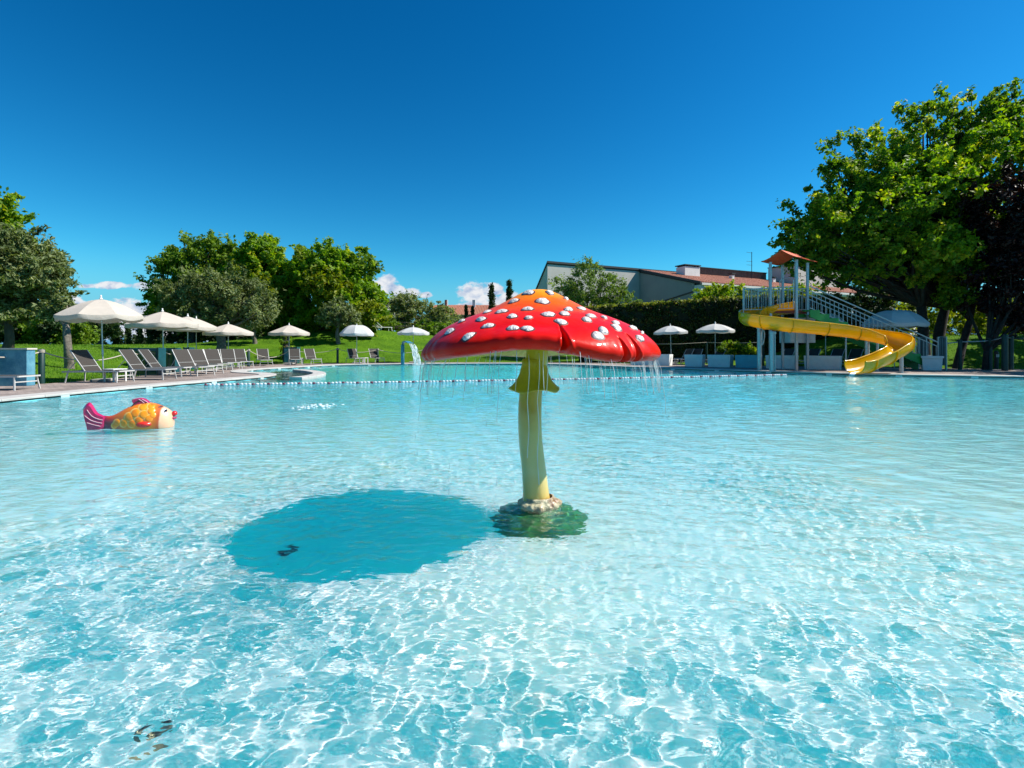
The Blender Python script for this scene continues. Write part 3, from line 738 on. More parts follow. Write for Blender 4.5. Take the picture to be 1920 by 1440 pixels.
    tree('round_shrub', gbase(860, 62), [lobe(850, 620, 62, 60, 20), lobe(920, 615, 62, 40, 24)], 160, 60, 0.7, 0.16, LM['mid'], 'green shrubs under the wall of the far house', 0.1, cat='shrub')
    # centre right
    tree('loose_tree', gbase(1105, 44), [lobe(1100, 535, 44, 52, 34), lobe(1145, 545, 44, 36, 30), lobe(1065, 550, 44, 36, 30), lobe(1105, 505, 44, 32, 16), lobe(1160, 560, 44, 34, 18), lobe(1095, 570, 44, 70, 20)],
         330, 50, 0.5, 0.10, LM['pale'], 'airy light green tree in front of the grey building', 0.16, n_limb=26)
    tree('leafy_shrub', gbase(1350, 43), [lobe(1350, 552, 43, 36, 18), lobe(1380, 548, 43, 22, 14), lobe(1320, 556, 43, 22, 12)], 130, 70, 0.35, 0.10, LM['bright'], 'bright green shrub showing above the hedge by the windows', 0.1, cat='shrub', tint_bias=.15)
    tree('leafy_shrub', gbase(1470, 44), [lobe(1470, 552, 44, 42, 14), lobe(1500, 548, 44, 20, 14)], 110, 60, 0.35, 0.10, LM['bright'], 'bright green shrub behind the slide tower', 0.1, cat='shrub', tint_bias=.1)
    # right: the big tree
    big = [lobe(1545, 440, 29, 72, 70, rdep=95), lobe(1590, 350, 29, 60, 70), lobe(1650, 300, 29.5, 68, 70), lobe(1735, 270, 30, 80, 85), lobe(1830, 250, 30, 80, 82), lobe(1925, 235, 30, 70, 80),
           lobe(1640, 420, 29, 95, 90, rdep=125), lobe(1750, 400, 30, 100, 100, rdep=140), lobe(1510, 470, 28, 52, 42), lobe(1590, 480, 28, 80, 42), lobe(1700, 490, 28, 90, 50), lobe(1490, 420, 28, 34, 36), lobe(1560, 290, 29, 26, 40), lobe(1880, 320, 30, 70, 70)]
    tree('maple_tree', gbase(1742, 29.5), big, 1180, 76, 0.50, 0.135, LM['maple'], 'huge green maple behind the water slide at the right', 0.30, fork_h=2.6, n_limb=40, bark=M_bark_dk, trunks=2, tint_bias=-0.04,
         extra=[([lobe(1620, 390, 26.8, 80, 40), lobe(1740, 330, 27, 80, 50), lobe(1860, 270, 27.5, 60, 50), lobe(1770, 470, 27, 60, 40)], 120, 55, 0.4, LM['bright'], 0.1)])
    tree('copper_beech', gbase(1850, 26.5), [lobe(1880, 400, 26.5, 55, 75), lobe(1870, 500, 26.5, 55, 70), lobe(1930, 460, 26.5, 60, 110), lobe(1900, 570, 26.5, 45, 50)], 430, 90, 0.5, 0.12, LM['purple'], 'dark purple-leaved beech at the right edge', 0.17, fork_h=2.4, n_limb=12, bark=M_bark_dk)
    tree('slim_tree', gbase(1795, 28), [lobe(1800, 500, 28, 45, 40), lobe(1790, 560, 28, 30, 22)], 120, 60, 0.45, 0.12, LM['maple'], 'slim leaning tree between the maple and the dark beech', 0.2, lean=(0.9, 0.2), bark=M_bark_dk)
    tree('maple_tree', gbase(1730, 38), [lobe(1700, 470, 38, 90, 60, rdep=100), lobe(1780, 440, 38, 90, 70, rdep=100), lobe(1620, 510, 38, 60, 34, rdep=80)], 420, 60, 0.7, 0.17, LM['maple'], 'maple standing behind the huge one over the shaded bank', 0.28, fork_h=2.4, bark=M_bark_dk)
    # trees to the right of the view whose shade falls over the deck
    tree('maple_tree', (31.5, 22.0, tz(31.5, 22)), [(31.5, 22, 7.6, 3.8, 3.6, 2.6), (29.2, 20.5, 6.4, 2.0, 2.2, 1.6), (33.5, 20.0, 7.0, 3.0, 3.0, 2.0)], 260, 60, 0.6, 0.17, LM['maple'], 'maple beyond the right edge shading the deck', 0.25, fork_h=2.5)
    tree('maple_tree', (37.5, 29.5, tz(37.5, 29.5)), [(37, 29.5, 7.5, 4.6, 4.4, 3.4), (34.5, 27.5, 7.0, 3.0, 3.2, 2.4)], 280, 60, 0.65, 0.18, LM['maple'], 'second maple beyond the right edge shading the bank', 0.25, fork_h=2.5)
    # backlit bushes beyond
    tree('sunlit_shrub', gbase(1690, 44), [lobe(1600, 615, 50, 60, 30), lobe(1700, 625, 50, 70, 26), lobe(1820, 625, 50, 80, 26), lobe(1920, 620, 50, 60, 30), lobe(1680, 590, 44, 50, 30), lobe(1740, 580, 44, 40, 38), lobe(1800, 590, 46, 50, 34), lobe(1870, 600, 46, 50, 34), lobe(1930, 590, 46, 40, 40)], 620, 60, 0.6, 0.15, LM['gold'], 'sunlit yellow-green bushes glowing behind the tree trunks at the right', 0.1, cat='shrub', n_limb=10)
    tree('conical_shrub', gbase(1632, 33), [lobe(1632, 590, 33, 34, 44), lobe(1570, 575, 33, 24, 24)], 160, 80, 0.45, 0.10, LM['dark'], 'dark rounded evergreen between the stair rail and the big maple', 0.12, cat='shrub')
    tree('lavender_shrub', gbase(1385, 33), [lobe(1375, 655, 33, 30, 10), lobe(1400, 658, 33, 22, 10)], 60, 80, 0.25, 0.05, LM['maple'], 'low tufty green plant behind the planters', 0.04, cat='plant', elong=5)


def cypress(px, ytop, ybot, Y, wpx, label, group):
    k = Y / F; x = X_at(px, Y); z0 = tz(x, Y); zt = H + (HZ - ytop) * k; w = wpx * k
    root = empty('cypress', (x, Y, z0), 0, label, 'cypress', group)
    MB().tube([(0, 0, -.1), (0, 0, (zt - z0) * .8)], [0.12, 0.03], 6).build('trunk', M_bark, root)
    M = 90; t = RNG.random(M) ** 0.9; a = RNG.uniform(0, 6.28, M)
    prof = w * np.clip(1.05 * (1 - t) ** 0.6, 0.05, 1) * (0.5 + 0.5 * np.clip(t * 8, 0, 1)); r = prof * RNG.uniform(0.4, 0.9, M)
    c = np.stack([r * np.cos(a), r * np.sin(a), 0.2 + t * (zt - z0 - 0.3)], -1)
    leaves('crown', c, np.full(M, w * 0.42), 60, 0.13, LM['dark'], root, squash=1.6, elong=2.2, tint_bias=0.1)


plant_trees()

# clipped hedge in front of the building
def make_hedge():
    a = Vector((X_at(1085, 40), 40, 0)); b = Vector((X_at(1580, 37), 37, 0))
    root = empty('clipped_hedge', a, 0, 'long dark clipped hedge with sunlit tips below the grey building', 'hedge')
    d = b - a; L = d.length; u = d.normalized(); v = Vector((-u.y, u.x, 0))
    za, zb = H + (652 - 576) * 40 / F, H + (652 - 553) * 37 / F
    mb = MB()
    def zt(s): return za + (zb - za) * min(1, (s / L) * 1.5)
    n = 24
    for i in range(n + 1):
        s = L * i / n; p = u * s
        for q, z in ((v * 0, 0), (v * 0, zt(s) - 0.18), (v * 1.3, zt(s) - 0.18), (v * 1.3, 0)): mb.v.append(tuple(p + q + Vector((0, 0, z))))
    for i in range(n):
        for k in range(3): mb.f.append((i * 4 + k, i * 4 + k + 1, (i + 1) * 4 + k + 1, (i + 1) * 4 + k))
    mb.f += [(0, 1, 2, 3), (n * 4 + 3, n * 4 + 2, n * 4 + 1, n * 4)]
    mb.build('twigs', M_inner, root)  # solid core, coloured near black for the shade inside the hedge
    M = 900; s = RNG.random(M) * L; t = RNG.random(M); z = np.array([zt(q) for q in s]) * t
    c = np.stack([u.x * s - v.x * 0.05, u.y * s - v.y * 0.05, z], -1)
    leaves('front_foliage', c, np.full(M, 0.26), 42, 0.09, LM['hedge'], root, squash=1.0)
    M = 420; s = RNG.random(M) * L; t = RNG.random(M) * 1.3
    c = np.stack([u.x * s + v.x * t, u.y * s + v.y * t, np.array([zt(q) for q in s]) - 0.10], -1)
    leaves('top_foliage', c, np.full(M, 0.22), 46, 0.085, LM['hedge_sunlit'], root, squash=0.9, up=1.2)
make_hedge()

# ------------------------------------------------------------------ buildings
M_render = pm('grey_render', (0.30, 0.30, 0.29), 0.9, var=0.06, scale=0.8, bump=0.2, bscale=20)
M_render2 = pm('beige_render', (0.54, 0.51, 0.46), 0.9, var=0.06, scale=0.6, bump=0.2, bscale=20)
M_white = pm('white_paint', (0.72, 0.71, 0.68), 0.7, var=0.06, scale=2)
M_tile = pm('roof_tile', (0.30, 0.10, 0.055), 0.85, col2=(0.42, 0.19, 0.12), scale=4)
M_brown = pm('brown_louvre', (0.12, 0.085, 0.07), 0.8, col2=(0.2, 0.16, 0.13), scale=3, stretch=(3, 3, 0.3))
M_darkt = pm('dark_trim', (0.03, 0.035, 0.035), 0.6)
M_glassd = pm('window_glass', (0.02, 0.06, 0.10), 0.08, var=0.3, scale=0.8, spec=0.8)
M_blind = pm('white_blind', (0.6, 0.62, 0.64), 0.7)


def prism(mb, base, z0s, z1s):
    n = len(base)
    vs = [(p[0], p[1], z) for p, z in zip(base, z0s)] + [(p[0], p[1], z) for p, z in zip(base, z1s)]
    fs = [tuple(range(n))[::-1], tuple(range(n, 2 * n))] + [(i, (i + 1) % n, n + (i + 1) % n, n + i) for i in range(n)]
    return mb.add(vs, fs)


def make_building():
    O = Vector((17.8, 50, 0)); u = Vector((0.906, 0.423, 0)); w = Vector((-0.423, 0.906, 0))    # u along the facade, w away behind
    root = empty('holiday_building', O, 0, 'long grey holiday building with a low red tiled roof beyond the hedge', 'building')
    def q(a, b): p = u * a + w * b; return (p.x, p.y)
    zE, zR, D, L = 7.6, 9.75, 8.2, 34
    # body with sloping top
    mb = MB(); prism(mb, [q(0, 0), q(L, 0), q(L, D), q(0, D)], [0] * 4, [zE - .12, zE - .12, zR - .12, zR - .12]); mb.build('wall', M_render, root)
    # roof slab and its dark verge
    mb = MB(); prism(mb, [q(-.05, -.9), q(L + .3, -.9), q(L + .3, D), q(-.05, D)], [zE - .28, zE - .28, zR, zR], [zE - .10, zE - .10, zR + .18, zR + .18]); roof = mb.build('roof', M_tile, root)
    mb = MB()      # tile courses as real ribs
    for k in range(110):
        a = 0.1 + k * 0.305
        p0 = u * a + w * -0.92 + Vector((0, 0, zE - .08)); p1 = u * a + w * (D - .05) + Vector((0, 0, zR + .20))
        mb.bar(p0, p1, 0.16, 0.10)
    o = mb.build('tiles', M_tile, roof); o['kind'] = 'stuff'
    mb = MB(); prism(mb, [q(-.2, -.95), q(-.05, -.95), q(-.05, D), q(-.2, D)], [zE - .3, zE - .3, zR - .02, zR - .02], [zE - .02, zE - .02, zR + .28, zR + .28]); mb.build('verge', M_darkt, roof)
    mb = MB(); prism(mb, [q(0, -1.02), q(L, -1.02), q(L, -.91), q(0, -.91)], [zE - .36] * 4, [zE - .14] * 4); mb.build('gutter', M_white, roof)
    # white fascia band and soffit
    mb = MB(); prism(mb, [q(.02, -.9), q(L, -.9), q(L, -.0), q(.02, -.0)], [zE - .55] * 4, [zE - .31] * 4); mb.build('fascia', M_white, root)
    # a slanting stone band on the end wall
    mb = MB(); prism(mb, [q(-.06, .2), q(.01, .2), q(.01, D), q(-.06, D)], [zE - 1.0, zE - 1.0, zE - 2.1, zE - 2.1], [zE - .85, zE - .85, zE - 1.95, zE - 1.95]); mb.build('slanting_band', M_darkt, root)
    # windows and doors with piers
    for k, a in enumerate([1.0, 5.0, 7.6, 11.5, 14.1, 18, 20.6, 25, 28]):
        mb = MB(); prism(mb, [q(a, -.06), q(a + 1.9, -.06), q(a + 1.9, .02), q(a, .02)], [4.5] * 4, [7.0] * 4); f = mb.build('window', M_white, root)
        for j in range(2):
            mb = MB(); prism(mb, [q(a + .08 + j * .9, -.09), q(a + .92 + j * .9, -.09), q(a + .92 + j * .9, -.055), q(a + .08 + j * .9, -.055)], [4.6] * 4, [6.9] * 4); mb.build('pane', M_glassd, f)
        mb = MB(); prism(mb, [q(a + .2, -.12), q(a + .6, -.12), q(a + .6, -.095), q(a + .2, -.095)], [5.9] * 4, [6.7] * 4); mb.build('blind', M_blind, f)
    for a in (0.0, 4.2, 10.4, 16.6, 23, 31):
        mb = MB(); prism(mb, [q(a, -.9), q(a + .35, -.9), q(a + .35, -.001), q(a, -.001)], [0] * 4, [zE - .56] * 4); mb.build('pier', M_white, root)
    # louvred upstand along the ridge, parapet block at the far end
    mb = MB(); prism(mb, [q(6.0, D + .02), q(20.4, D + .02), q(20.4, D + .4), q(6.0, D + .4)], [zR - 1] * 4, [zR + 1.02] * 4); mb.build('ridge_screen', M_brown, root)
    scr = MB()
    for k in range(57): 
        a = 6.1 + k * .25; p = u * a + w * (D - .01); scr.bar(p + Vector((0, 0, zR + .15)), p + Vector((0, 0, zR + 1.0)), .12, .05)
    o = scr.build('screen_slats', M_brown, root); o['kind'] = 'stuff'
    mb = MB(); prism(mb, [q(5.9, D - .1), q(20.45, D - .1), q(20.45, D + .5), q(5.9, D + .5)], [zR + 1.03] * 4, [zR + 1.12] * 4); mb.build('coping_rail', M_darkt, root)
    mb = MB(); prism(mb, [q(20.5, D - 4.2), q(30, D - 4.2), q(30, D - .2), q(20.5, D - .2)], [7.6] * 4, [zR + 1.6] * 4); mb.build('stair_block', M_render2, root)
    mb = MB(); prism(mb, [q(20.3, D - 4.4), q(30.2, D - 4.4), q(30.2, D - .25), q(20.3, D - .25)], [zR + 1.62] * 4, [zR + 1.74] * 4); mb.build('block_cap', M_darkt, root)
    # chimneys
    for a, b, s, hh, n in ((3.4, 4.8, 1.35, 1.15, 5), (5.7, 7.2, .45, .75, 0), (11.0, 5.3, .42, .6, 1), (17.6, 5.0, .42, .6, 1)):
        z = zE + (zR - zE) * (b + .9) / (D + .9)
        mb = MB(); prism(mb, [q(a, b), q(a + s * 1.6 if n == 5 else a + s, b), q(a + s * 1.6 if n == 5 else a + s, b + s), q(a, b + s)], [z - .6] * 4, [z + hh] * 4); ch = mb.build('chimney', M_white, roof)
        ww = s * 1.6 if n == 5 else s
        mb = MB(); prism(mb, [q(a - .1, b - .1), q(a + ww + .1, b - .1), q(a + ww + .1, b + s + .1), q(a - .1, b + s + .1)], [z + hh + .12] * 4, [z + hh + .22] * 4)
        for k in range(max(2, n + 1)):
            t = (k + .5) / max(2, n + 1)
            for bb in (b + .1, b + s - .1):
                p = u * (a + ww * t) + w * bb; mb.tube([p + Vector((0, 0, z + hh - .02)), p + Vector((0, 0, z + hh + .14))], .07, 6)
        mb.build('cowl', M_darkt, roof)
    # aerial
    p = u * 16.9 + w * 7.5; mb = MB(); mb.tube([p + Vector((0, 0, zR)), p + Vector((0, 0, zR + 3.4))], .04, 5)
    for z in (3.3, 2.2, 1.75): mb.bar(p + u * -.9 + Vector((0, 0, zR + z)), p + u * .1 + Vector((0, 0, zR + z)), .03)
    mb.build('aerial', M_darkt, root)
    # higher rear block at the left with its shed roof
    root2 = empty('rear_block', O, 0, 'taller beige block with a sloping left end behind the airy tree', 'building')
    B0 = q(-15.2, D - 4.2)
    T = 9.75
    def r(a, b): return q(a, b)
    mb = MB(); prism(mb, [r(-11.8, D), r(-.02, D), r(-.02, D + 6), r(-11.8, D + 6)], [0] * 4, [T, T, T - 6, T - 6]); mb.build('wall', M_render2, root2)
    mb = MB(); prism(mb, [r(-11.9, D - .12), r(5.8, D - .12), r(5.8, D + 6), r(-11.9, D + 6)], [T + .13, T + .13, T - 5.98, T - 5.98], [T + .33, T + .33, T - 5.8, T - 5.8]); mb.build('roof', M_darkt, root2)
    mb = MB(); prism(mb, [r(-11.7, D - .03), r(-.1, D - .03), r(-.1, D - .002), r(-11.7, D - .002)], [T - 3.4] * 4, [T - 3.3] * 4); mb.build('joint', M_darkt, root2)
make_building()


def make_far_house():
    Y = 84; k = Y / F
    x0, x1 = X_at(812, Y), X_at(935, Y); zE = H + (652 - 590) * k; zR = H + (652 - 568) * k
    root = empty('far_house', (x0, Y, 0), 0, 'far house with a red tiled roof left of the mushroom', 'house')
    W = x1 - x0
    MB().box(0, W, 0, 9, 0, zE).build('wall', M_render2, root)
    mb = MB(); mb.add([(-.5, -1.2, zE - .1), (W + .5, -1.2, zE - .1), (W + .5, 4.5, zR), (-.5, 4.5, zR), (-.5, 10, zE - .1), (W + .5, 10, zE - .1),
                       (-.5, -1.2, zE - .35), (W + .5, -1.2, zE - .35)], [(0, 1, 2, 3), (3, 2, 5, 4), (0, 3, 4), (1, 5, 2), (6, 7, 1, 0), (4, 5, 7, 6)])
    roof = mb.build('roof', M_tile, root)
    mb = MB()
    for j in range(44): a = -.4 + j * .26; mb.bar((a, -1.2, zE - .06), (a, 4.5, zR + .04), .13, .08)
    o = mb.build('tiles', M_tile, roof); o['kind'] = 'stuff'
    for a in (1.5, 6.2): MB().box(a, a + .5, 3, 3.5, zR - 1, zR + .8).build('chimney', M_white, roof)
    MB().box(1.6, 1.9, 2.5, 2.8, zR - 1, zR + .7).build('chimney', M_tile, roof)
    MB().box(0, W, -1.3, -.02, zE - 1.5, zE - 1.2).build('balcony', M_white, root)
    for j in range(4):
        f = MB().box(.8 + j * 2.6, 2.2 + j * 2.6, -.08, -.001, zE - 3.6, zE - 1.7).build('window', M_blind, root)
        MB().box(.9 + j * 2.6, 2.1 + j * 2.6, -.12, -.085, zE - 3.5, zE - 1.8).build('pane', M_glassd, f)
make_far_house()

M_red = pm('mast_red', (0.5, 0.06, 0.04), 0.6)
def make_mast():
    Y = 260; k = Y / F; x = X_at(222, Y); zt = H + (652 - 597) * k
    root = empty('lattice_mast', (x, Y, 0), 0, 'red and white lattice mast far off between the parasols', 'mast')
    n = 7
    for i in range(n):
        z0, z1 = zt * i / n, zt * (i + 1) / n; r = 0.55; mb = MB()
        for c in ((-r, -r), (r, -r), (r, r), (-r, r)): mb.tube([(c[0], c[1], z0), (c[0], c[1], z1)], .14, 4)
        mb.bar((-r, -r, z0), (r, -r, z1), .12); mb.bar((r, -r, z0), (-r, -r, z1), .12)
        mb.build('section', M_red if i % 2 == 0 else M_white, root)
make_mast()

# ------------------------------------------------------------------ mushroom fountain
def make_mushroom():
    root = empty('mushroom_fountain', (MX, MY, -0.36), 0, 'giant red and white spotted mushroom fountain pouring water in the pool', 'fountain')
    off = Vector((0, 0, 0.36))      # parts in coordinates above water + 0.36
    nA = 720
    prof = [(0.0, 1.647), (0.05, 1.644), (0.10, 1.632), (0.16, 1.605), (0.22, 1.572), (0.29, 1.535), (0.37, 1.494), (0.46, 1.457), (0.56, 1.421), (0.66, 1.378), (0.745, 1.332), (0.81, 1.285), (0.858, 1.238), (0.888, 1.195), (0.898, 1.160), (0.885, 1.130), (0.85, 1.112), (0.80, 1.115)]
    dense = []
    for i in range(len(prof) - 1):
        for k in range(3):
            p0 = prof[max(i - 1, 0)]; p1 = prof[i]; p2 = prof[i + 1]; p3 = prof[min(i + 2, len(prof) - 1)]; t = k / 3
            dense.append(tuple(0.5 * (2 * b + (c - a) * t + (2 * a - 5 * b + 4 * c - d) * t * t + (3 * b - a - 3 * c + d) * t ** 3) for a, b, c, d in zip(p0, p1, p2, p3)))
    dense.append(prof[-1])
    cuts = [(-82.4, 0.17, 1.345, 2.4), (-55.5, 0.12, 1.27, 1.7), (-47.5, 0.14, 1.30, 1.9), (152, 0.08, 1.28, 2.5), (40, 0.07, 1.27, 2.5), (95, 0.06, 1.28, 2.0)]
    def rimlift(tt):
        a = (math.degrees(tt) + 360) % 360
        f = math.exp(-(((a - 262 + 180) % 360 - 180) / 30.0) ** 2)
        g = math.exp(-(((a - 60 + 180) % 360 - 180) / 30.0) ** 2)
        return 0.072 * f + 0.03 * g + 0.010 * math.sin(3 * tt + 1) + 0.006 * math.sin(7 * tt)
    def fn(x, y, z, t, r):
        s = max(0, min(1, (r - 0.45) / 0.4)); low = s * max(0, min(1, (1.33 - z) / 0.14))
        z += rimlift(t) * low
        rr = 1 + 0.012 * math.sin(3 * t + 2) * s + 0.008 * math.sin(5 * t) * s + 0.004 * math.sin(11 * t + 1)
        a = (math.degrees(t) + 360) % 360
        for (c, dep, ztop, w) in cuts:
            da = abs((a - c + 180) % 360 - 180)
            if z < ztop:
                k = (ztop - z) / (ztop - 1.12); wd = w * (0.25 + 0.75 * k)
                if da < wd: rr -= dep * min(1, k * 1.6) * (1 - (da / wd) ** 2) / max(r, .3) 
                elif da < wd * 2.2: rr += 0.008 * math.sin(PI * (da - wd) / (wd * 1.2))
        if r > 0.3 and z < 1.36: rr += 0.004 * math.sin(t * 31 + 4 * math.sin(t * 7)) * min(1, (1.36 - z) / .15)
        return x * rr, y * rr, z + 0.36
    m = bpy.data.materials.new('cap_paint'); m.use_nodes = True; nt = m.node_tree; b = nt.nodes['Principled BSDF']
    b.inputs['Roughness'].default_value = 0.38; b.inputs['Coat Weight'].default_value = 0.14; b.inputs['Specular IOR Level'].default_value = 0.08; b.inputs['Coat Roughness'].default_value = 0.06
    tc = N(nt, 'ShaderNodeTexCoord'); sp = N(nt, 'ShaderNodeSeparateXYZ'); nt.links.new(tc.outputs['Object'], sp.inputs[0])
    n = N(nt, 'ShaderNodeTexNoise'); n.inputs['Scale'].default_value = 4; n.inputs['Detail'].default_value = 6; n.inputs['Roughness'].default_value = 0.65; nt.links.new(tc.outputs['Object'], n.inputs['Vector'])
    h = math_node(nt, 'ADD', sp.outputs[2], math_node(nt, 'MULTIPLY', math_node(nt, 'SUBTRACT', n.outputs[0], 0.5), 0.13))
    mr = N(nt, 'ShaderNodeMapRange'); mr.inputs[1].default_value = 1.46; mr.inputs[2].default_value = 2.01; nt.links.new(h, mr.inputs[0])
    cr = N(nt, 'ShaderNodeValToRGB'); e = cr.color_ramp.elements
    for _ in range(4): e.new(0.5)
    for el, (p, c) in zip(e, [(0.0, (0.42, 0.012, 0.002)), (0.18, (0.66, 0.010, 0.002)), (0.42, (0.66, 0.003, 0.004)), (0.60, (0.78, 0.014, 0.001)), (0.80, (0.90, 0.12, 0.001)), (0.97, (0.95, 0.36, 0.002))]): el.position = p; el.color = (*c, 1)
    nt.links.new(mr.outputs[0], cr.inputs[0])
    # a band of crimson airbrushing and grime
    n3 = N(nt, 'ShaderNodeTexNoise'); n3.inputs['Scale'].default_value = 2.2; n3.inputs['Detail'].default_value = 8; n3.inputs['Roughness'].default_value = 0.7; nt.links.new(tc.outputs['Object'], n3.inputs['Vector'])
    r3 = N(nt, 'ShaderNodeMapRange'); r3.inputs[1].default_value = 0.5; r3.inputs[2].default_value = 0.75; r3.inputs[4].default_value = 0.4; nt.links.new(n3.outputs[0], r3.inputs[0])
    mx = N(nt, 'ShaderNodeMix', data_type='RGBA'); nt.links.new(r3.outputs[0], mx.inputs[0]); nt.links.new(cr.outputs[0], mx.inputs[6]); mx.inputs[7].default_value = (0.34, 0.002, 0.010, 1)
    nt.links.new(mx.outputs[2], b.inputs['Base Color'])
    n4 = N(nt, 'ShaderNodeTexNoise'); n4.inputs['Scale'].default_value = 9; n4.inputs['Detail'].default_value = 4; nt.links.new(tc.outputs['Object'], n4.inputs['Vector'])
    bp = N(nt, 'ShaderNodeBump'); bp.inputs['Strength'].default_value = 0.35; bp.inputs['Distance'].default_value = 0.02; nt.links.new(n4.outputs[0], bp.inputs['Height']); nt.links.new(bp.outputs[0], b.inputs['Normal']); nt.links.new(bp.outputs[0], b.inputs['Coat Normal'])
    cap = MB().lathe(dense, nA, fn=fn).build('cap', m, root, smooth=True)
    # gills: yellow underside with radial folds
    def fg(x, y, z, t, r):
        f = max(0, min(1, (r - 0.1) / 0.7)); z += rimlift(t) * f + 0.010 * math.sin(t * 60) * max(0, min(1, (r - .12) * 6)) * (1 if r < .79 else 0)
        rr = 1 + 0.010 * math.sin(3 * t + 2) * f
        a = (math.degrees(t) + 360) % 360
        for (c, dep, ztop, w) in cuts:
            da = abs((a - c + 180) % 360 - 180)
            if da < w and r > .6: rr -= dep * 1.1 * (1 - (da / w) ** 2) / r
        return x * rr, y * rr, z + 0.36
    M_gill = pm('gill_yellow', (0.50, 0.33, 0.03), 0.6, var=0.2, scale=5)
    MB().lathe([(0.80, 1.115), (0.72, 1.128), (0.6, 1.15), (0.45, 1.18), (0.3, 1.205), (0.1, 1.215)], 480, fn=fg).build('gills', M_gill, root, smooth=True)
    # stem with its slight bend
    m = bpy.data.materials.new('stem_paint'); m.use_nodes = True; nt = m.node_tree; b = nt.nodes['Principled BSDF']; b.inputs['Roughness'].default_value = 0.3; b.inputs['Coat Weight'].default_value = 0.4
    tc = N(nt, 'ShaderNodeTexCoord'); sp = N(nt, 'ShaderNodeSeparateXYZ'); nt.links.new(tc.outputs['Object'], sp.inputs[0])
    n = N(nt, 'ShaderNodeTexNoise'); n.inputs['Scale'].default_value = 5; n.inputs['Detail'].default_value = 6; nt.links.new(tc.outputs['Object'], n.inputs['Vector'])
    h = math_node(nt, 'ADD', sp.outputs[2], math_node(nt, 'MULTIPLY', math_node(nt, 'SUBTRACT', n.outputs[0], 0.5), 0.22))
    mr = N(nt, 'ShaderNodeMapRange'); mr.inputs[1].default_value = 0.3; mr.inputs[2].default_value = 1.5; nt.links.new(h, mr.inputs[0])
    cr = N(nt, 'ShaderNodeValToRGB'); e = cr.color_ramp.elements
    for _ in range(4): e.new(0.5)
    for el, (p, c) in zip(e, [(0.0, (0.22, 0.09, 0.02)), (0.12, (0.62, 0.42, 0.10)), (0.26, (0.56, 0.50, 0.22)), (0.52, (0.50, 0.43, 0.13)), (0.68, (0.40, 0.26, 0.02)), (1.0, (0.50, 0.40, 0.015))]): el.position = p; el.color = (*c, 1)
    nt.links.new(mr.outputs[0], cr.inputs[0]); nt.links.new(cr.outputs[0], b.inputs['Base Color'])
    k = 0.00409
    cl = [(1004, 0.10, 1004), ]
    pts = [(-0.03, 0, -0.02), (-0.012, 0, 0.30), (-0.02, 0, 0.42), (-0.035, 0, 0.60), (-0.062, 0, 0.85), (-0.068, 0, 1.05), (-0.060, 0, 1.22), (-0.045, 0, 1.35), (-0.015, 0, 1.48), (-0.01, 0, 1.60)]
    R = [0.13, 0.118, 0.103, 0.094, 0.0905, 0.090, 0.088, 0.088, 0.086, 0.085]
    cp = catmull(pts, 5); rp = [v.x for v in catmull([(r, 0, 0) for r in R], 5)]
    receiver(MB().tube(cp, rp, 40).build('stem', m, root, smooth=True))
    # ring skirt on the stem
    M_ring = pm('ring_yellow', (0.42, 0.33, 0.015), 0.35, var=0.15, scale=5, coat=0.3)
    def fr(x, y, z, t, r):
        wv = math.sin(4 * t + 0.6); f = max(0, (r - 0.095) / 0.1)
        return x * (1 + 0.05 * wv * f) - 0.035, y * (1 + 0.05 * wv * f), z + 0.014 * wv * f + 0.36
    MB().lathe([(0.086, 1.115), (0.096, 1.10), (0.094, 1.075), (0.10, 1.05), (0.112, 1.0), (0.135, 0.945), (0.17, 0.90), (0.192, 0.882), (0.190, 0.874), (0.165, 0.886), (0.12, 0.93), (0.088, 1.0)], 72, fn=fr).build('ring', M_ring, root, smooth=True)
    # lumpy cup at the foot, just at the waterline
    M_cup = pm('cup_cream', (0.60, 0.55, 0.36), 0.4, col2=(0.16, 0.05, 0.01), scale=13, coat=0.3, bump=0.8, bscale=30)
    def fc(x, y, z, t, r):
        f = max(0, (r - 0.112) / 0.05); wv = math.sin(3 * t + 1.3) + 0.6 * math.sin(7 * t) + 0.5 * math.sin(13 * t + 2)
        return x * (1 + 0.10 * wv * f), y * (1 + 0.10 * wv * f), z + 0.013 * wv * f + 0.36
    receiver(MB().lathe([(0.105, 0.065), (0.118, 0.060), (0.116, 0.042), (0.135, 0.03), (0.16, 0.006), (0.155, -0.03), (0.14, -0.08), (0.15, -0.12), (0.12, -0.2)], 64, fn=fc).build('cup', M_cup, root, smooth=True))
    M_green = pm('grass_green_paint', (0.010, 0.13, 0.045), 0.5, col2=(0.06, 0.30, 0.08), scale=16)
    def fm(x, y, z, t, r):
        f = max(0, (r - 0.1) / 0.3)
        return x * (1 + 0.04 * f * math.sin(5 * t + 1) + 0.03 * f * math.sin(13 * t)), y * (1 + 0.04 * f * math.sin(5 * t + 1) + 0.03 * f * math.sin(13 * t)), z + 0.012 * math.sin(t * 13 + r * 40) * f + 0.36
    receiver(MB().lathe([(0.07, -0.03), (0.14, -0.05), (0.21, -0.09), (0.27, -0.14), (0.32, -0.21), (0.35, -0.30), (0.37, -0.43)], 120, fn=fm).build('grass_mound', M_green, root, smooth=True))
    # raised white spots
    bpy.context.view_layer.update()
    me = cap.data; bvh = BVHTree.FromPolygons([Vector(v.co) + Vector((MX, MY, -0.36)) for v in me.vertices], [tuple(p.vertices) for p in me.polygons])
    M_spot = pm('spot_white', (0.80, 0.79, 0.78), 0.45, col2=(0.52, 0.46, 0.42), scale=26, bump=0.9, bscale=34, coat=0.3)
    M_rim = pm('spot_outline', (0.10, 0.02, 0.015), 0.5)  # dark outline painted round each spot
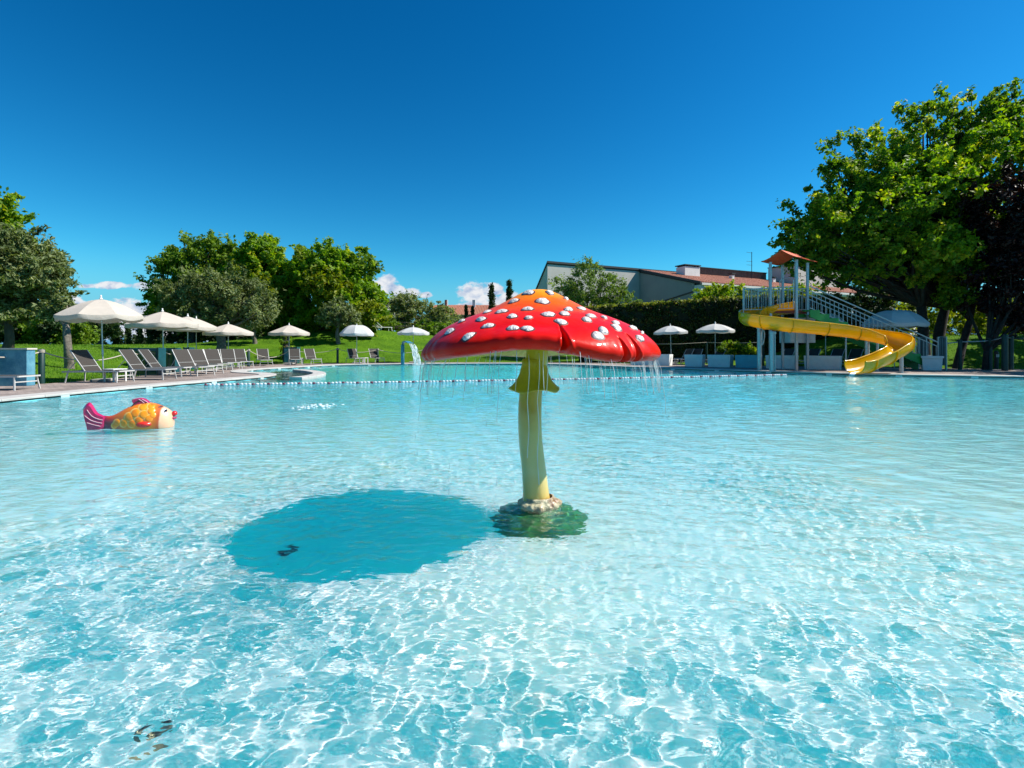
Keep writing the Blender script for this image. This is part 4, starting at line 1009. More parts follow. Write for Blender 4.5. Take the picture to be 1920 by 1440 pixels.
    spots = [(885, 110, 45, 18, .2), (1040, 112, 33, 17, -.2), (988, 172, 50, 23, -.2), (780, 172, 38, 18, .5), (692, 248, 46, 19, .4), (880, 230, 44, 14, .1), (1175, 232, 38, 17, -.5), (1145, 262, 44, 15, -.2), (1030, 268, 56, 16, 0),
             (770, 282, 44, 14, .15), (885, 294, 32, 11, 0), (545, 304, 42, 17, .3), (1120, 322, 50, 18, -.1), (1305, 305, 42, 15, -.25), (1335, 280, 40, 14, -.3), (1270, 228, 38, 13, -.6), (320, 390, 48, 24, .35), (455, 425, 54, 22, .45), (595, 352, 50, 17, .4),
             (775, 368, 46, 30, .3), (880, 372, 50, 28, .05), (1385, 420, 46, 30, -.3), (1425, 383, 42, 24, -.4), (1520, 362, 44, 16, -.3), (1515, 330, 34, 13, -.2), (1430, 293, 28, 8, -.2), (1640, 366, 36, 14, -.4), (1690, 440, 38, 30, -.6), (590, 252, 34, 12, .5), (225, 402, 26, 18, .6), (1155, 156, 20, 8, -.5), (408, 318, 34, 10, .3), (1702, 402, 18, 14, -.6)]
    camp = Vector((0, 0, H))
    seeds = []
    for (a, b_, w, h_, rot) in spots:
        px, py = 760 + a / 3.84, 520 + b_ / 3.84
        d = Vector(((px - 960) / F, 1, -(py - HZ) / F)).normalized()
        hit = bvh.ray_cast(camp, d)
        if hit[0] is None: continue
        dist = hit[0].y; seeds.append((hit[0], hit[1], w / 3.84 * dist / F, h_ / 3.84 * dist / F, -d, rot))
    for i in range(34):     # the side turned away from the photograph
        t = random.uniform(8, 172) * PI / 180; r = 0.9 * math.sqrt(random.uniform(0.06, 0.92))
        o = Vector((MX + r * math.cos(t), MY + r * math.sin(t), 3)); hit = bvh.ray_cast(o, Vector((0, 0, -1)))
        if hit[0] is None or any((hit[0] - s[0]).length < 0.12 for s in seeds): continue
        seeds.append((hit[0], hit[1], random.uniform(.028, .045), random.uniform(.022, .034), hit[1], random.uniform(-1, 1)))
    for (c, nrm, w, h_, vd, rot) in seeds:
        if nrm.z < 0: nrm = -nrm
        ux = Vector((0, 0, 1)).cross(vd); ux = (ux - nrm * ux.dot(nrm)).normalized(); vy = nrm.cross(ux)
        fore = max(0.3, abs(nrm.dot(vd)))
        rx, ry = w * 0.98, min(h_ * 0.98 / fore, w * 1.25)
        rx = max(rx, ry * 0.5)
        cs, sn = math.cos(rot * .5), math.sin(rot * .5)
        ax = ux * cs + vy * sn; ay = vy * cs - ux * sn
        def disc(scale, hgt, mat, name, rings=5, seg=22, ph=random.uniform(0, 6)):
            mb = MB(); mb.v.append(tuple(bvh.find_nearest(c)[0] + nrm * hgt - Vector((MX, MY, -0.36))))
            for q in range(1, rings + 1):
                fq = q / rings
                for s in range(seg):
                    t = 2 * PI * s / seg; wob = 1 + 0.10 * math.sin(2 * t + ph) + 0.07 * math.sin(3 * t + ph * 2) + .04 * math.sin(5 * t + ph)
                    p = c + ax * rx * scale * fq * math.cos(t) * wob + ay * ry * scale * fq * math.sin(t) * wob
                    near = bvh.find_nearest(p)
                    mb.v.append(tuple(near[0] + nrm * (hgt * (1 - fq ** 3.2) * (1 + .15 * math.sin(6 * t + fq * 9)) - (0.002 if q == rings else 0)) - Vector((MX, MY, -0.36))))
            for s in range(seg): mb.f.append((0, 1 + s, 1 + (s + 1) % seg))
            for q in range(rings - 1):
                for s in range(seg):
                    a0 = 1 + q * seg; mb.f.append((a0 + s, a0 + seg + s, a0 + seg + (s + 1) % seg, a0 + (s + 1) % seg))
            return mb.build(name, mat, root, smooth=True)
        sp_ = disc(1.0, 0.015, M_spot, 'spot')
        rg = disc(1.22, 0.006, M_rim, 'painted_outline')
        rg.parent = sp_
    return root, bvh
mushroom, cap_bvh = make_mushroom()

# falling water: thin jets off the rim
def water_jets():
    m = bpy.data.materials.new('falling_water'); m.use_nodes = True; nt = m.node_tree; nt.nodes.clear(); out = N(nt, 'ShaderNodeOutputMaterial')
    g = N(nt, 'ShaderNodeBsdfGlass'); g.inputs['IOR'].default_value = 1.33; g.inputs['Roughness'].default_value = 0.05
    d = N(nt, 'ShaderNodeBsdfDiffuse'); d.inputs[0].default_value = (0.85, 0.9, 0.92, 1)
    mx = N(nt, 'ShaderNodeMixShader'); mx.inputs[0].default_value = 0.6; nt.links.new(g.outputs[0], mx.inputs[1]); nt.links.new(d.outputs[0], mx.inputs[2]); nt.links.new(mx.outputs[0], out.inputs[0])
    mb = MB(); r = random.Random(4)
    for i in range(80):
        t = r.uniform(0, 2 * PI)
        if i > 50: t = math.radians(r.choice([r.uniform(-40, 8), r.uniform(160, 215), r.uniform(20, 160)]))
        R0 = 0.86 + r.uniform(-.03, .02); x0, y0 = MX + R0 * math.cos(t), MY + R0 * math.sin(t)
        z0 = 1.13 + (0.05 if 235 < (math.degrees(t) % 360) < 290 else 0); vx = 0.18 + r.uniform(-.05, .12)
        pts = []; rad = []; z = z0; n = 14
        stop = r.uniform(0.06, 0.30) if r.random() < .93 else r.uniform(.3, .55)
        for k in range(n + 1):
            s = k / n; T = math.sqrt(2 * s * z0 / 9.81); pts.append((x0 + vx * T * math.cos(t) + .004 * math.sin(k * 2.1 + i), y0 + vx * T * math.sin(t), z0 - s * z0))
            rad.append(0.0018 * (1 - 0.7 * s) * r.uniform(.6, 1.3))
        k1 = max(3, int(stop * n)); mb.tube(pts[:k1 + 1], rad[:k1 + 1], 5)
        k = k1 + 1
        while k < n:      # below, the jet breaks into drops
            if r.random() < .15:
                p = Vector(pts[k]); mb.tube([p, p - Vector((0, 0, .012 + .03 * r.random()))], [.0011, .0008], 4)
            k += 1
    for i, (px, zt, zb) in enumerate([(-.085, 1.15, .25), (-.01, 1.16, .1), (.05, 1.15, .75)]):    # threads running down the stem
        y = -0.215 + .0; pts = [(MX + px + .006 * math.sin(k), MY + (y if zt - k * .07 > .86 else -.12), zt - k * .07) for k in range(int((zt - zb) / .07))]
        mb.tube(pts, [.0028 * r.uniform(.6, 1.3) for _ in pts], 5)
    o = mb.build('falling_water', m, smooth=True); tag(o, 'thin jets and drops of water falling from the mushroom cap rim', 'falling water', kind='stuff')
water_jets()

# ------------------------------------------------------------------ floating fish
def make_fish():
    k = 7.7 / F; cx = X_at(250, 7.7); cy0 = 7.7
    root = empty('floating_fish', (cx, cy0, 0), 0.28, 'orange and pink toy fish floating in the pool by the left edge', 'pool toy')
    def xz(px, py): return ((px - 250) * k, H - (py - HZ) * k)
    st = [(199, 776, 808, .04), (210, 777, 812, .07), (222, 772, 818, .11), (235, 764, 822, .15), (250, 757, 826, .19), (265, 753, 828, .215), (278, 752, 828, .225), (292, 755, 826, .22), (303, 760, 824, .205), (312, 765, 820, .175), (319, 771, 814, .13), (323, 778, 806, .07), (324, 787, 797, .02)]
    rings = catmull([(p, a, b) for p, a, b, w in st], 3); ws = catmull([(w, 0, 0) for *_, w in st], 3)
    mb = MB(); n = 32; V = []
    for rg, w in zip(rings, ws):
        x, zt = xz(rg[0], rg[1]); _, zb = xz(rg[0], rg[2]); zc = (zt + zb) / 2; h = (zt - zb) / 2
        for s in range(n):
            t = 2 * PI * s / n; V.append((x, w.x * math.cos(t), zc + h * math.sin(t)))
    nr = len(rings); mb.v = V
    for i in range(nr - 1):
        for s in range(n): mb.f.append((i * n + s, i * n + (s + 1) % n, (i + 1) * n + (s + 1) % n, (i + 1) * n + s))
    mb.f += [tuple(range(n))[::-1], tuple((nr - 1) * n + s for s in range(n))]
    m = bpy.data.materials.new('fish_paint'); m.use_nodes = True; nt = m.node_tree; b = nt.nodes['Principled BSDF']; b.inputs['Roughness'].default_value = .3; b.inputs['Coat Weight'].default_value = .6
    tc = N(nt, 'ShaderNodeTexCoord'); sp = N(nt, 'ShaderNodeSeparateXYZ'); nt.links.new(tc.outputs['Object'], sp.inputs[0])
    cr = N(nt, 'ShaderNodeValToRGB'); e = cr.color_ramp.elements
    for _ in range(5): e.new(.5)
    mr = N(nt, 'ShaderNodeMapRange'); mr.inputs[1].default_value = -.42; mr.inputs[2].default_value = .60
    nz = N(nt, 'ShaderNodeTexNoise'); nz.inputs['Scale'].default_value = 6; nt.links.new(tc.outputs['Object'], nz.inputs['Vector'])
    nt.links.new(math_node(nt, 'ADD', sp.outputs[0], math_node(nt, 'MULTIPLY', math_node(nt, 'SUBTRACT', nz.outputs[0], .5), .04)), mr.inputs[0])
    for el, (p, c) in zip(e, [(0, (.25, .01, .08)), (.10, (.55, .06, .02)), (.25, (.85, .20, .01)), (.70, (.88, .26, .01)), (.83, (.45, .07, .01)), (.85, (.85, .50, .30)), (1, (.85, .45, .28))]): el.position = p; el.color = (*c, 1)
    nt.links.new(mr.outputs[0], cr.inputs[0]); 
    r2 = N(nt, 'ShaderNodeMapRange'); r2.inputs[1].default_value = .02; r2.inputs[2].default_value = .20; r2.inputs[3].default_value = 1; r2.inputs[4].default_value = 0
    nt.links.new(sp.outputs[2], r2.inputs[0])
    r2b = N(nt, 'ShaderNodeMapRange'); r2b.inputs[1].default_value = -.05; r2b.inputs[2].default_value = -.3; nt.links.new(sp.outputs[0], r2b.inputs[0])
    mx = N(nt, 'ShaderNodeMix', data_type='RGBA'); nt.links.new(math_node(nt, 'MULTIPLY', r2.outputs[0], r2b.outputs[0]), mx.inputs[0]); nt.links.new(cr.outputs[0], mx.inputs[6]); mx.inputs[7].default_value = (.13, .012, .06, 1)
    nt.links.new(mx.outputs[2], b.inputs['Base Color'])
    body = receiver(mb.build('body', m, root, smooth=True))
    bvh = BVHTree.FromPolygons([Vector(v) for v in mb.v], mb.f)
    M_mag = pm('fin_magenta', (.36, .008, .085), .3, col2=(.55, .02, .11), scale=5, coat=.5)
    M_line = pm('fin_line_white', (.8, .55, .62), .4)
    def fin(name, outline, th, mat=M_mag):
        cxp = [xz(*p) for p in outline]; n_ = len(cxp); mbx = MB(); mxp = (sum(a for a, b_ in cxp) / n_, sum(b_ for a, b_ in cxp) / n_)
        for y in (-th, th): mbx.v += [(mxp[0] + (a - mxp[0]) * .8, y, mxp[1] + (b_ - mxp[1]) * .8) for a, b_ in cxp]
        mbx.v += [(a, 0, b_) for a, b_ in cxp]
        mbx.f += [tuple(range(n_)), tuple(range(n_, 2 * n_))[::-1]]
        for i in range(n_):
            j = (i + 1) % n_; mbx.f += [(i, 2 * n_ + i, 2 * n_ + j, j), (n_ + j, 2 * n_ + j, 2 * n_ + i, n_ + i)]
        return mbx.build(name, mat, root, smooth=True, auto=50)
    tail_o = [(p.x, p.y) for p in catmull([(204, 778, 0), (194, 774, 0), (186, 768, 0), (180, 758, 0), (176, 750.5, 0), (171, 750, 0), (165, 756, 0), (162, 764, 0), (164, 780, 0), (168, 795, 0), (172, 812, 0), (185, 816, 0), (197, 808, 0), (205, 800, 0)], 3)]
    tail = receiver(fin('tail_fin', tail_o, .055))
    for line in ([(172, 763), (180, 775), (190, 781), (199, 784)], [(168, 774), (178, 783), (190, 788), (198, 790)], [(172, 788), (182, 792), (195, 796)]):
        MB().tube(catmull([(xz(*p)[0], -.058, xz(*p)[1]) for p in line], 4), .004, 5).build('fin_line', M_line, tail)
    dors = fin('dorsal_fin', [(p.x, p.y) for p in catmull([(252, 762, 0), (250, 755, 0), (247, 747, 0), (254, 743.5, 0), (264, 742.5, 0), (273, 745, 0), (281, 752, 0), (284, 760, 0)], 3)], .05)
    for line in ([(262, 745), (268, 749), (272, 753)], [(268, 745), (276, 750), (279, 753)]):
        MB().tube(catmull([(xz(*p)[0], -.052, xz(*p)[1]) for p in line], 3), .004, 5).build('fin_line', M_line, dors)
    MB().tube([(xz(249, 765)[0], -.06, xz(249, 765)[1]), (xz(251, 757)[0], -.055, xz(251, 757)[1]), (xz(258, 750)[0], -.05, xz(258, 750)[1]), (xz(265, 748)[0], -.05, xz(265, 748)[1])], .010, 6).build('strap', M_darkt, root)
    M_scale = pm('scale_orange', (.88, .20, .008), .3, col2=(.92, .36, .012), scale=7, coat=.5)
    M_sedge = pm('scale_edge', (.95, .50, .12), .35, coat=.3)
    M_eyew = pm('eye_white', (.85, .85, .85), .2, coat=.5); M_pup = pm('eye_black', (.01, .012, .02), .15, coat=.5)
    M_lip = pm('nose_red', (.70, .01, .012), .2, coat=.6); M_cheek = pm('side_fin_red', (.75, .03, .02), .3, coat=.5)
    def patch(px, py, rx, ry, h, mat, name, side=-1, parent=root, sq=0.0):
        x, z = xz(px, py); hit = bvh.ray_cast(Vector((x, side * 3, z)), Vector((0, -side, 0)))
        if hit[0] is None: return None
        mbx = MB(); seg = 20; rings_ = 4; mbx.v.append(tuple(hit[0] + Vector((0, side * h, 0))))
        for q in range(1, rings_ + 1):
            f = q / rings_
            for s in range(seg):
                t = 2 * PI * s / seg; ex = math.cos(t); ez = math.sin(t)
                hx, hz = x + ex * rx * f * k, z + ez * ry * f * k
                hh = bvh.ray_cast(Vector((hx, side * 3, hz)), Vector((0, -side, 0)))
                base = hh[0] if hh[0] is not None else bvh.find_nearest(Vector((hx, hit[0].y, hz)))[0]
                slope = (1 - f ** 4) * (1 + sq * -ex * f)
                mbx.v.append(tuple(Vector(base) + Vector((0, side * (h * slope - (0.001 if q == rings_ else 0)), 0))))
        for s in range(seg): mbx.f.append((0, 1 + s, 1 + (s + 1) % seg))
        for q in range(rings_ - 1):
            for s in range(seg): a0 = 1 + q * seg; mbx.f.append((a0 + s, a0 + seg + s, a0 + seg + (s + 1) % seg, a0 + (s + 1) % seg))
        return mbx.build(name, mat, parent, smooth=True)
    for (a, b_, r_) in [(272, 759, 8), (286, 757, 7), (260, 771, 9), (276, 774, 8.5), (288, 767, 7), (249, 778, 9), (268, 785, 8), (286, 782, 7.5), (240, 790, 8), (256, 791, 8), (226, 789, 7), (221, 795, 6), (292, 776, 6)]:
        for side in (-1, 1):
            e_ = patch(a, b_, r_ * 1.15, r_ * 1.15, .006, M_sedge, 'scale', side)
            if e_: 
                q = patch(a + 1.2, b_, r_ * 1.0, r_ * 1.02, .011, M_scale, 'scale_face', side)
                if q: q.parent = e_
    for side in (-1, 1):
        e_ = patch(310, 768.5, 4.2, 5, .012, M_eyew, 'eye', side)
        if e_:
            q = patch(312, 769.5, 2.4, 3.4, .020, M_pup, 'pupil', side)
            if q: q.parent = e_
        patch(278, 793, 14, 6, .05, M_cheek, 'side_fin', side)
        patch(303, 761, 5.5, 1.2, .008, M_darkt, 'eyebrow', side)
    x, z = xz(325, 776)
    bm = bmesh.new(); bmesh.ops.create_uvsphere(bm, u_segments=20, v_segments=12, radius=.042); me = bpy.data.meshes.new('nose'); bm.to_mesh(me); bm.free(); me.polygons.foreach_set('use_smooth', [True] * len(me.polygons)); me.materials.append(M_lip)
    o = bpy.data.objects.new('nose', me); C.objects.link(o); o.parent = root; o.location = (x, 0, z); o.scale = (1, 1.2, 1)
    root.scale = (0.9, 0.9, 0.94)
    x, z = xz(326, 785); MB().tube([(x - .03, -.05, z), (x + .012, 0, z), (x - .03, .05, z)], .016, 8).build('mouth', M_mag, root, smooth=True)
make_fish()

def foam():
    m = MATS.get('foaming_water') or pm('foaming_water', (.72, .80, .82), .3, var=.15, scale=9, bump=1, bscale=14)
    mb = MB(); r = random.Random(12)
    for i in range(60):
        x, y = -4.05 + r.gauss(0, .18), 10.5 + r.gauss(0, .25); z = float(water_z(np.array([x]), np.array([y]))[0]); q = r.uniform(.006, .02)
        mb.lathe([(.001, q * .35), (q * 1.2, q * .25), (q * 2, 0), (q * 1.6, -.01)], 8, c=(x, y, z))
    tag(mb.build('bubbling_foam', m, smooth=True), 'patch of white foam bubbling up between the fish and the mushroom', 'foam', kind='stuff')
foam()

# drains in the shallow floor
M_drain = pm('drain_steel', (.10, .12, .09), .5, col2=(.60, .52, .32), scale=22)
for (x, y, lb) in ((-1.27, 1.84, 'small round floor drain under the water nearest the camera'), (-1.48, 3.36, 'dark floor drain inside the mushroom shadow')):
    z = float(floor_depth(np.array([x]), np.array([y]))[0]); root = empty('floor_drain', (x, y, z), 0, lb, 'drain', 'drains in the pool floor')
    receiver(MB().lathe([(.001, .014), (.05, .014), (.062, .0)], 24).build('rim', M_drain, root, smooth=False))
    mb = MB()
    for i in range(-2, 3): w = math.sqrt(max(0, .034 ** 2 - (i * .014) ** 2)); mb.bar((-w, i * .014, .016), (w, i * .014, .016), .005, .006)
    receiver(mb.build('grate', M_gut, root))

# ------------------------------------------------------------------ lane rope
def lane_rope():
    root = empty('lane_rope', ROPE_A, 0, 'red and white float line strung across the pool', 'lane rope')
    M_fw = pm('float_white', (.55, .57, .60), .35); M_fr = pm('float_red', (.17, .03, .06), .35)
    L = (ROPE_B - ROPE_A).length; n = int(L / .115)
    def fl(rr):
        mb = MB(); rows = [(-.048, .018), (-.038, .036), (-.015, .043), (.015, .043), (.038, .036), (.048, .018)]
        mb.tube([rd * a for a, _ in rows], [b for _, b in rows], 8); return mb
    wh = fl(1).build('float', M_fw, root, smooth=True); re_ = fl(1).build('float', M_fr, root, smooth=True)
    first = {0: wh, 1: re_}; used = set()
    pts = []
    for i in range(n):
        s = (i + .5) / n * L; p = rd * s; zz = float(water_z(np.array([ROPE_A.x + p.x]), np.array([ROPE_A.y + p.y]))[0]) * .6; q = Vector((p.x, p.y, zz)) + Vector((-rd.y, rd.x, 0)) * (-.35 * math.sin(PI * s / L))
        pts.append(q); kd = 1 if i % 4 == 0 else 0
        if kd not in used: o = first[kd]; used.add(kd)
        else: o = first[kd].copy(); C.objects.link(o); o.parent = root
        o.location = q
    MB().tube(pts, .012, 5).build('cord', M_fw, root)
lane_rope()

# ------------------------------------------------------------------ loungers, parasols, tables
M_alu = pm('powder_coat_pale', (.50, .49, .47), .4, var=.06)
M_sling = pm('sling_taupe', (.036, .030, .025), .8, var=.12, scale=30, bump=.3, bscale=300)
M_canvas = pm('canvas_cream', (.60, .53, .455), .85, var=.05, scale=5, bump=.3, bscale=14)
M_canvas_w = pm('canvas_white', (.60, .60, .60), .85, var=.05, scale=5, bump=.3, bscale=14)
translucent(M_canvas, .22); translucent(M_canvas_w, .22)
M_steel = pm('pole_steel', (.42, .45, .46), .35, metal=.6, var=.1)
M_wplast = pm('white_plastic', (.75, .74, .72), .4, var=.05)
M_post = pm('post_green', (.006, .035, .03), .5, var=.25, scale=12)
M_ropem = pm('hemp_rope', (.42, .38, .31), .9, var=.2, scale=60)
M_conc = pm('concrete_base', (.35, .34, .32), .9, var=.15, scale=12)


def make_lounger(frame=M_alu, sling=M_sling, ang=55):
    root = empty('sun_lounger')
    a = math.radians(ang); W = .33; hx, hz = -1.12, .37; bx, bz = hx - .84 * math.cos(a), hz + .84 * math.sin(a)
    mb = MB()
    for s in (-W, W): mb.bar((0, s, .37), (-1.86, s, .355), .028, .045)
    mb.bar((0, -W, .37), (0, W, .37), .028, .04); mb.bar((-1.86, -W, .355), (-1.86, W, .355), .028, .04)
    mb.build('frame', frame, root)
    MB().box(hx, -.02, -W + .015, W - .015, .375, .383).build('seat', sling, root)
    d = Vector((bx - hx, 0, bz - hz)); nrm = Vector((math.sin(a), 0, math.cos(a)))
    mb = MB(); p0 = Vector((hx, 0, hz)) + nrm * .012; p1 = p0 + d
    vs = []
    for p in (p0, p0 + d * .5 - nrm * .012, p1):
        for s in (-W + .02, W - .02):
            vs += [p + Vector((0, s, 0)), p + Vector((0, s, 0)) + nrm * .007]
    mb.add(vs, [(0, 4, 6, 2), (1, 3, 7, 5), (4, 8, 10, 6), (5, 7, 11, 9), (0, 1, 5, 4), (4, 5, 9, 8), (2, 6, 7, 3), (6, 10, 11, 7), (0, 2, 3, 1), (8, 9, 11, 10)]); mb.build('backrest', sling, root)
    mb = MB()
    for s in (-W, W): mb.bar(Vector((hx, s, hz)), Vector((bx, s, bz)), .026, .032)
    mb.bar((bx, -W, bz), (bx, W, bz), .026)
    q = Vector((hx, 0, hz)) + d * .24 + nrm * .016; mb.bar(q + Vector((0, -W, 0)), q + Vector((0, W, 0)), .014, .012)
    mb.build('backrest_frame', frame, root)
    mb = MB(); q = Vector((hx, 0, hz)) + d * .55
    for s in (-W + .04, W - .04): MB().bar(q + Vector((0, s, 0)), Vector((-1.72, s, .36)), .018).build('prop', frame, root)
    for (x, dx) in ((-.10, .05), (-1.66, -.06)):
        for s in (-1, 1): MB().bar((x, s * W, .37), (x + dx, s * (W + .05), 0), .036, .026, up=(0, 1, 0)).build('leg', frame, root)
    MB().bar((-.085, -W - .02, .22), (-.085, W + .02, .22), .02, .03).build('stretcher', frame, root)
    return root


LG = 'taupe sun loungers round the pool'
proto_l = make_lounger()
used_l = [False]
def lounger(px, py, yaw, label, group=LG, z=ZD, proto=None, first=None, at=None):
    proto = proto or proto_l
    if proto is proto_l and not used_l[0]: o = proto; used_l[0] = True
    elif first: o = proto
    else: o = copy_tree(proto)
    p = at if at is not None else G(px, py, z); o.location = p; o.rotation_euler = (0, 0, math.radians(yaw))
    tag(o, label, 'sun lounger', group); return o

lounger(55, 730.5, 2, 'taupe sun lounger cut by the left edge of the picture beside the blue panel')
lounger(238, 716.5, 0, 'taupe sun lounger in front of the nearest parasol pole, its back half shaded')
lounger(321, 711.5, 2, 'taupe sun lounger right of the nearest parasol pole')
lounger(352, 706.5, 8, 'taupe sun lounger seen edge-on before the second parasol pole')
lounger(388, 705, -22, 'taupe sun lounger just right of the second parasol pole')
lounger(404, 701, -30, 'taupe sun lounger at the third parasol pole')
lounger(422, 697, -38, 'taupe sun lounger turned to the water right of the third parasol pole')
lounger(440, 693, -48, 'taupe sun lounger left of the fourth parasol pole')
lounger(463, 690.5, -46, 'taupe sun lounger right of the fourth parasol pole')
lounger(500, 686, -55, 'taupe sun lounger with low feet left of the ivy stump')
lounger(556, 684.5, -62, 'taupe sun lounger left of the fifth parasol pole beside the teal box')
lounger(594, 683.5, -50, 'taupe sun lounger right of the fifth parasol pole')
lounger(674, 681.3, -52, 'taupe sun lounger left of the round parasol pole')
lounger(713, 680.5, -55, 'taupe sun lounger right of the round parasol pole')
for (px, Y, yaw, lb) in ((1262, 34, -152, 'lounger in shade left of the first parasol behind the planters'), (1284, 33.5, -142, 'lounger right of the first parasol behind the planters'), (1322, 32.5, -150, 'dark shaded lounger left of the second parasol behind the planters'),
                         (1452, 31, -150, 'shaded lounger behind the grey post under the slide'), (1545, 29.8, -150, 'shaded lounger left of the thin pole under the slide'), (1580, 29.3, -150, 'shaded lounger right of the thin pole under the slide'), (1500, 30.4, -150, 'shaded lounger between the tower posts')):
    lounger(0, 0, yaw, lb, at=Vector((X_at(px, Y) , Y, ZD)))


def make_parasol(r=1.4, top=3.0, rim=2.34, mat=M_canvas, dome=0.10, val=.17, nrib=8, scallop=True):
    root = empty('parasol')
    seg = 8; nang = nrib * seg; rows = 9; mb = MB()
    def pt(t, s, drop=0):
        ph = (t * nrib / (2 * PI)) % 1.0; sag = 4 * ph * (1 - ph)
        rr = r * s * (1 - 0.055 * sag * s)
        z = top - .06 - (top - .06 - rim) * (s ** 1.25) + dome * math.sin(PI * s) * 1.0 - 0.045 * sag * s
        return (rr * math.cos(t), rr * math.sin(t), z - drop)
    for i in range(rows + 1):
        s = i / rows
        for j in range(nang): mb.v.append(pt(2 * PI * j / nang, max(s, .015)))
    for i in range(rows):
        for j in range(nang): mb.f.append((i * nang + j, (i + 1) * nang + j, (i + 1) * nang + (j + 1) % nang, i * nang + (j + 1) % nang))
    mb.build('canopy', mat, root, smooth=True, auto=12)
    mb = MB()
    for j in range(nang):
        t = 2 * PI * j / nang; ph = (j % seg) / seg; a = pt(t, 1.0)
        d = val * (0.75 + 0.25 * math.sin(PI * ph)) if scallop else val
        fold = 1 + .012 * math.sin(t * 21)
        mb.v += [a, (a[0] * fold * 1.006, a[1] * fold * 1.006, a[2] - d * .5), (a[0] * .995, a[1] * .995, a[2] - d)]
    for j in range(nang):
        k = (j + 1) % nang
        for q in range(2): mb.f.append((3 * j + q, 3 * j + q + 1, 3 * k + q + 1, 3 * k + q))
    mb.build('valance', mat, root, smooth=True)
    MB().tube([(0, 0, 0), (0, 0, top - .03)], .024, 10).build('pole', M_steel, root, smooth=True, auto=40)
    MB().tube([(0, 0, .95), (0, 0, 1.12)], .034, 10).build('collar', M_steel, root, smooth=True, auto=40)
    MB().lathe([(.001, top + .10), (.025, top + .09), (.035, top + .05), (.02, top + .01), (.05, top - .02), (.06, top - .05)], 12).build('finial', M_wplast, root, smooth=True)
    for k in range(nrib):
        t = 2 * PI * k / nrib
        MB().tube([Vector(pt(t, s)) - Vector((0, 0, .02)) for s in (.03, .3, .6, .99)], .009, 4).build('rib', M_steel, root)
    MB().box(-.3, .3, -.3, .3, 0, .08).build('base', M_conc, root, bevel=.01)
    return root


PG = 'cream parasols round the pool'
protoA = make_parasol(dome=.05); protoD = make_parasol(dome=-.02, rim=2.36, val=.19, scallop=False); protoB = make_parasol(r=1.22, top=2.95, rim=2.30, mat=M_canvas_w, dome=.22, scallop=False); protoC = make_parasol(r=1.22, top=2.95, rim=2.45, mat=M_canvas_w, dome=.05, scallop=False)
used = set()
def parasol(proto, px, Y, ap_y, label, scale=1.0, rot=0, tilt=(0, 0), z0=ZD):
    o = proto if id(proto) not in used else copy_tree(proto); used.add(id(proto))
    x = X_at(px, Y); zt = H + (HZ - ap_y) * Y / F
    top = 3.1 if proto in (protoA, protoD) else 3.05
    o.location = (x, Y, z0); o.rotation_euler = (math.radians(tilt[0]), math.radians(tilt[1]), math.radians(rot)); o.scale = (scale, scale, (zt - z0) / top)
    tag(o, label, 'parasol', PG)

parasol(protoA, 194, 17.6, 553, 'biggest cream parasol at the left, nearest the camera', 0.90, 11, tilt=(0, -1.5))
parasol(protoD, 307, 23.4, 578, 'cream parasol second from the left', 1.0, 30, tilt=(0, -1))
parasol(protoD, 352, 27.5, 588, 'cream parasol third from the left overlapping its neighbours', 1.02, 5)
parasol(protoD, 368, 30.5, 592.5, 'cream parasol mostly hidden behind the third one', 0.9, 12, z0=0.12)
parasol(protoD, 428, 31.0, 603, 'cream parasol fourth along, left of the thick olive trunk', 1.0, 16)
parasol(protoD, 542, 36.0, 605.5, 'cream parasol in front of the ivy-clad stump', 1.0, 6)
parasol(protoB, 669, 37.5, 607, 'round domed white parasol in the middle of the lawn edge', 1.0, 9)
parasol(protoC, 775, 39.5, 610, 'cream parasol nearest the mushroom cap beside the water spout', 1.0, 9)
parasol(protoC, 1259, 36.0, 607, 'white parasol leaning slightly left of the pair before the hedge', 0.98, 9, tilt=(0, -2))
parasol(protoC, 1341, 34.5, 603, 'white parasol in shade on the right of the pair before the hedge', 1.0, 20)
parasol(protoB, 1548, 32.0, 585, 'bluish shaded parasol seen through the stair railing', 1.0, 20)
parasol(protoB, 1677, 27.0, 578, 'large shaded parasol half lit at its right rim beyond the slide', 1.18, 3)


def make_table():
    root = empty('side_table')
    MB().box(-.24, .24, -.24, .24, .40, .43).build('tabletop', M_wplast, root, bevel=.008)
    for a in (-1, 1):
        for b in (-1, 1): MB().box(a * .2 - .022, a * .2 + .022, b * .2 - .022, b * .2 + .022, 0, .40).build('leg', M_wplast, root)
    return root
pt_ = make_table(); first = True
for (px, Y, lb) in ((216, 17.3, 'white side table between the two nearest loungers'), (352, 22.4, 'white side table beside the second parasol pole'), (395, 25.2, 'white side table by the third parasol'), (447, 30.4, 'white side table right of the fourth parasol pole'),
                    (561, 35.4, 'white side table between the loungers by the teal box'), (682, 36.6, 'white side table between the two far loungers'), (1272, 34.6, 'white side table behind the planters')):
    o = pt_ if first else copy_tree(pt_); first = False
    o.location = (X_at(px, Y), Y, ZD); o.rotation_euler.z = random.uniform(-.3, .3); tag(o, lb, 'side table', 'white side tables')

# white loungers far up on the lawn
pl2 = make_lounger(frame=M_wplast, sling=M_wplast, ang=40); pl2.name = 'white_lounger'
for i, (px, lb) in enumerate(((700, 'white lounger far up the lawn, left one'), (716, 'white lounger far up the lawn with its back raised'), (733, 'white lounger far up the lawn, right one'))):
    Y = 52; x = X_at(px, Y); o = pl2 if i == 0 else copy_tree(pl2); o.location = (x, Y, tz(x, Y) + .02); o.rotation_euler.z = math.radians(-20 + 30 * i); tag(o, lb, 'sun lounger', 'white loungers far up the lawn')

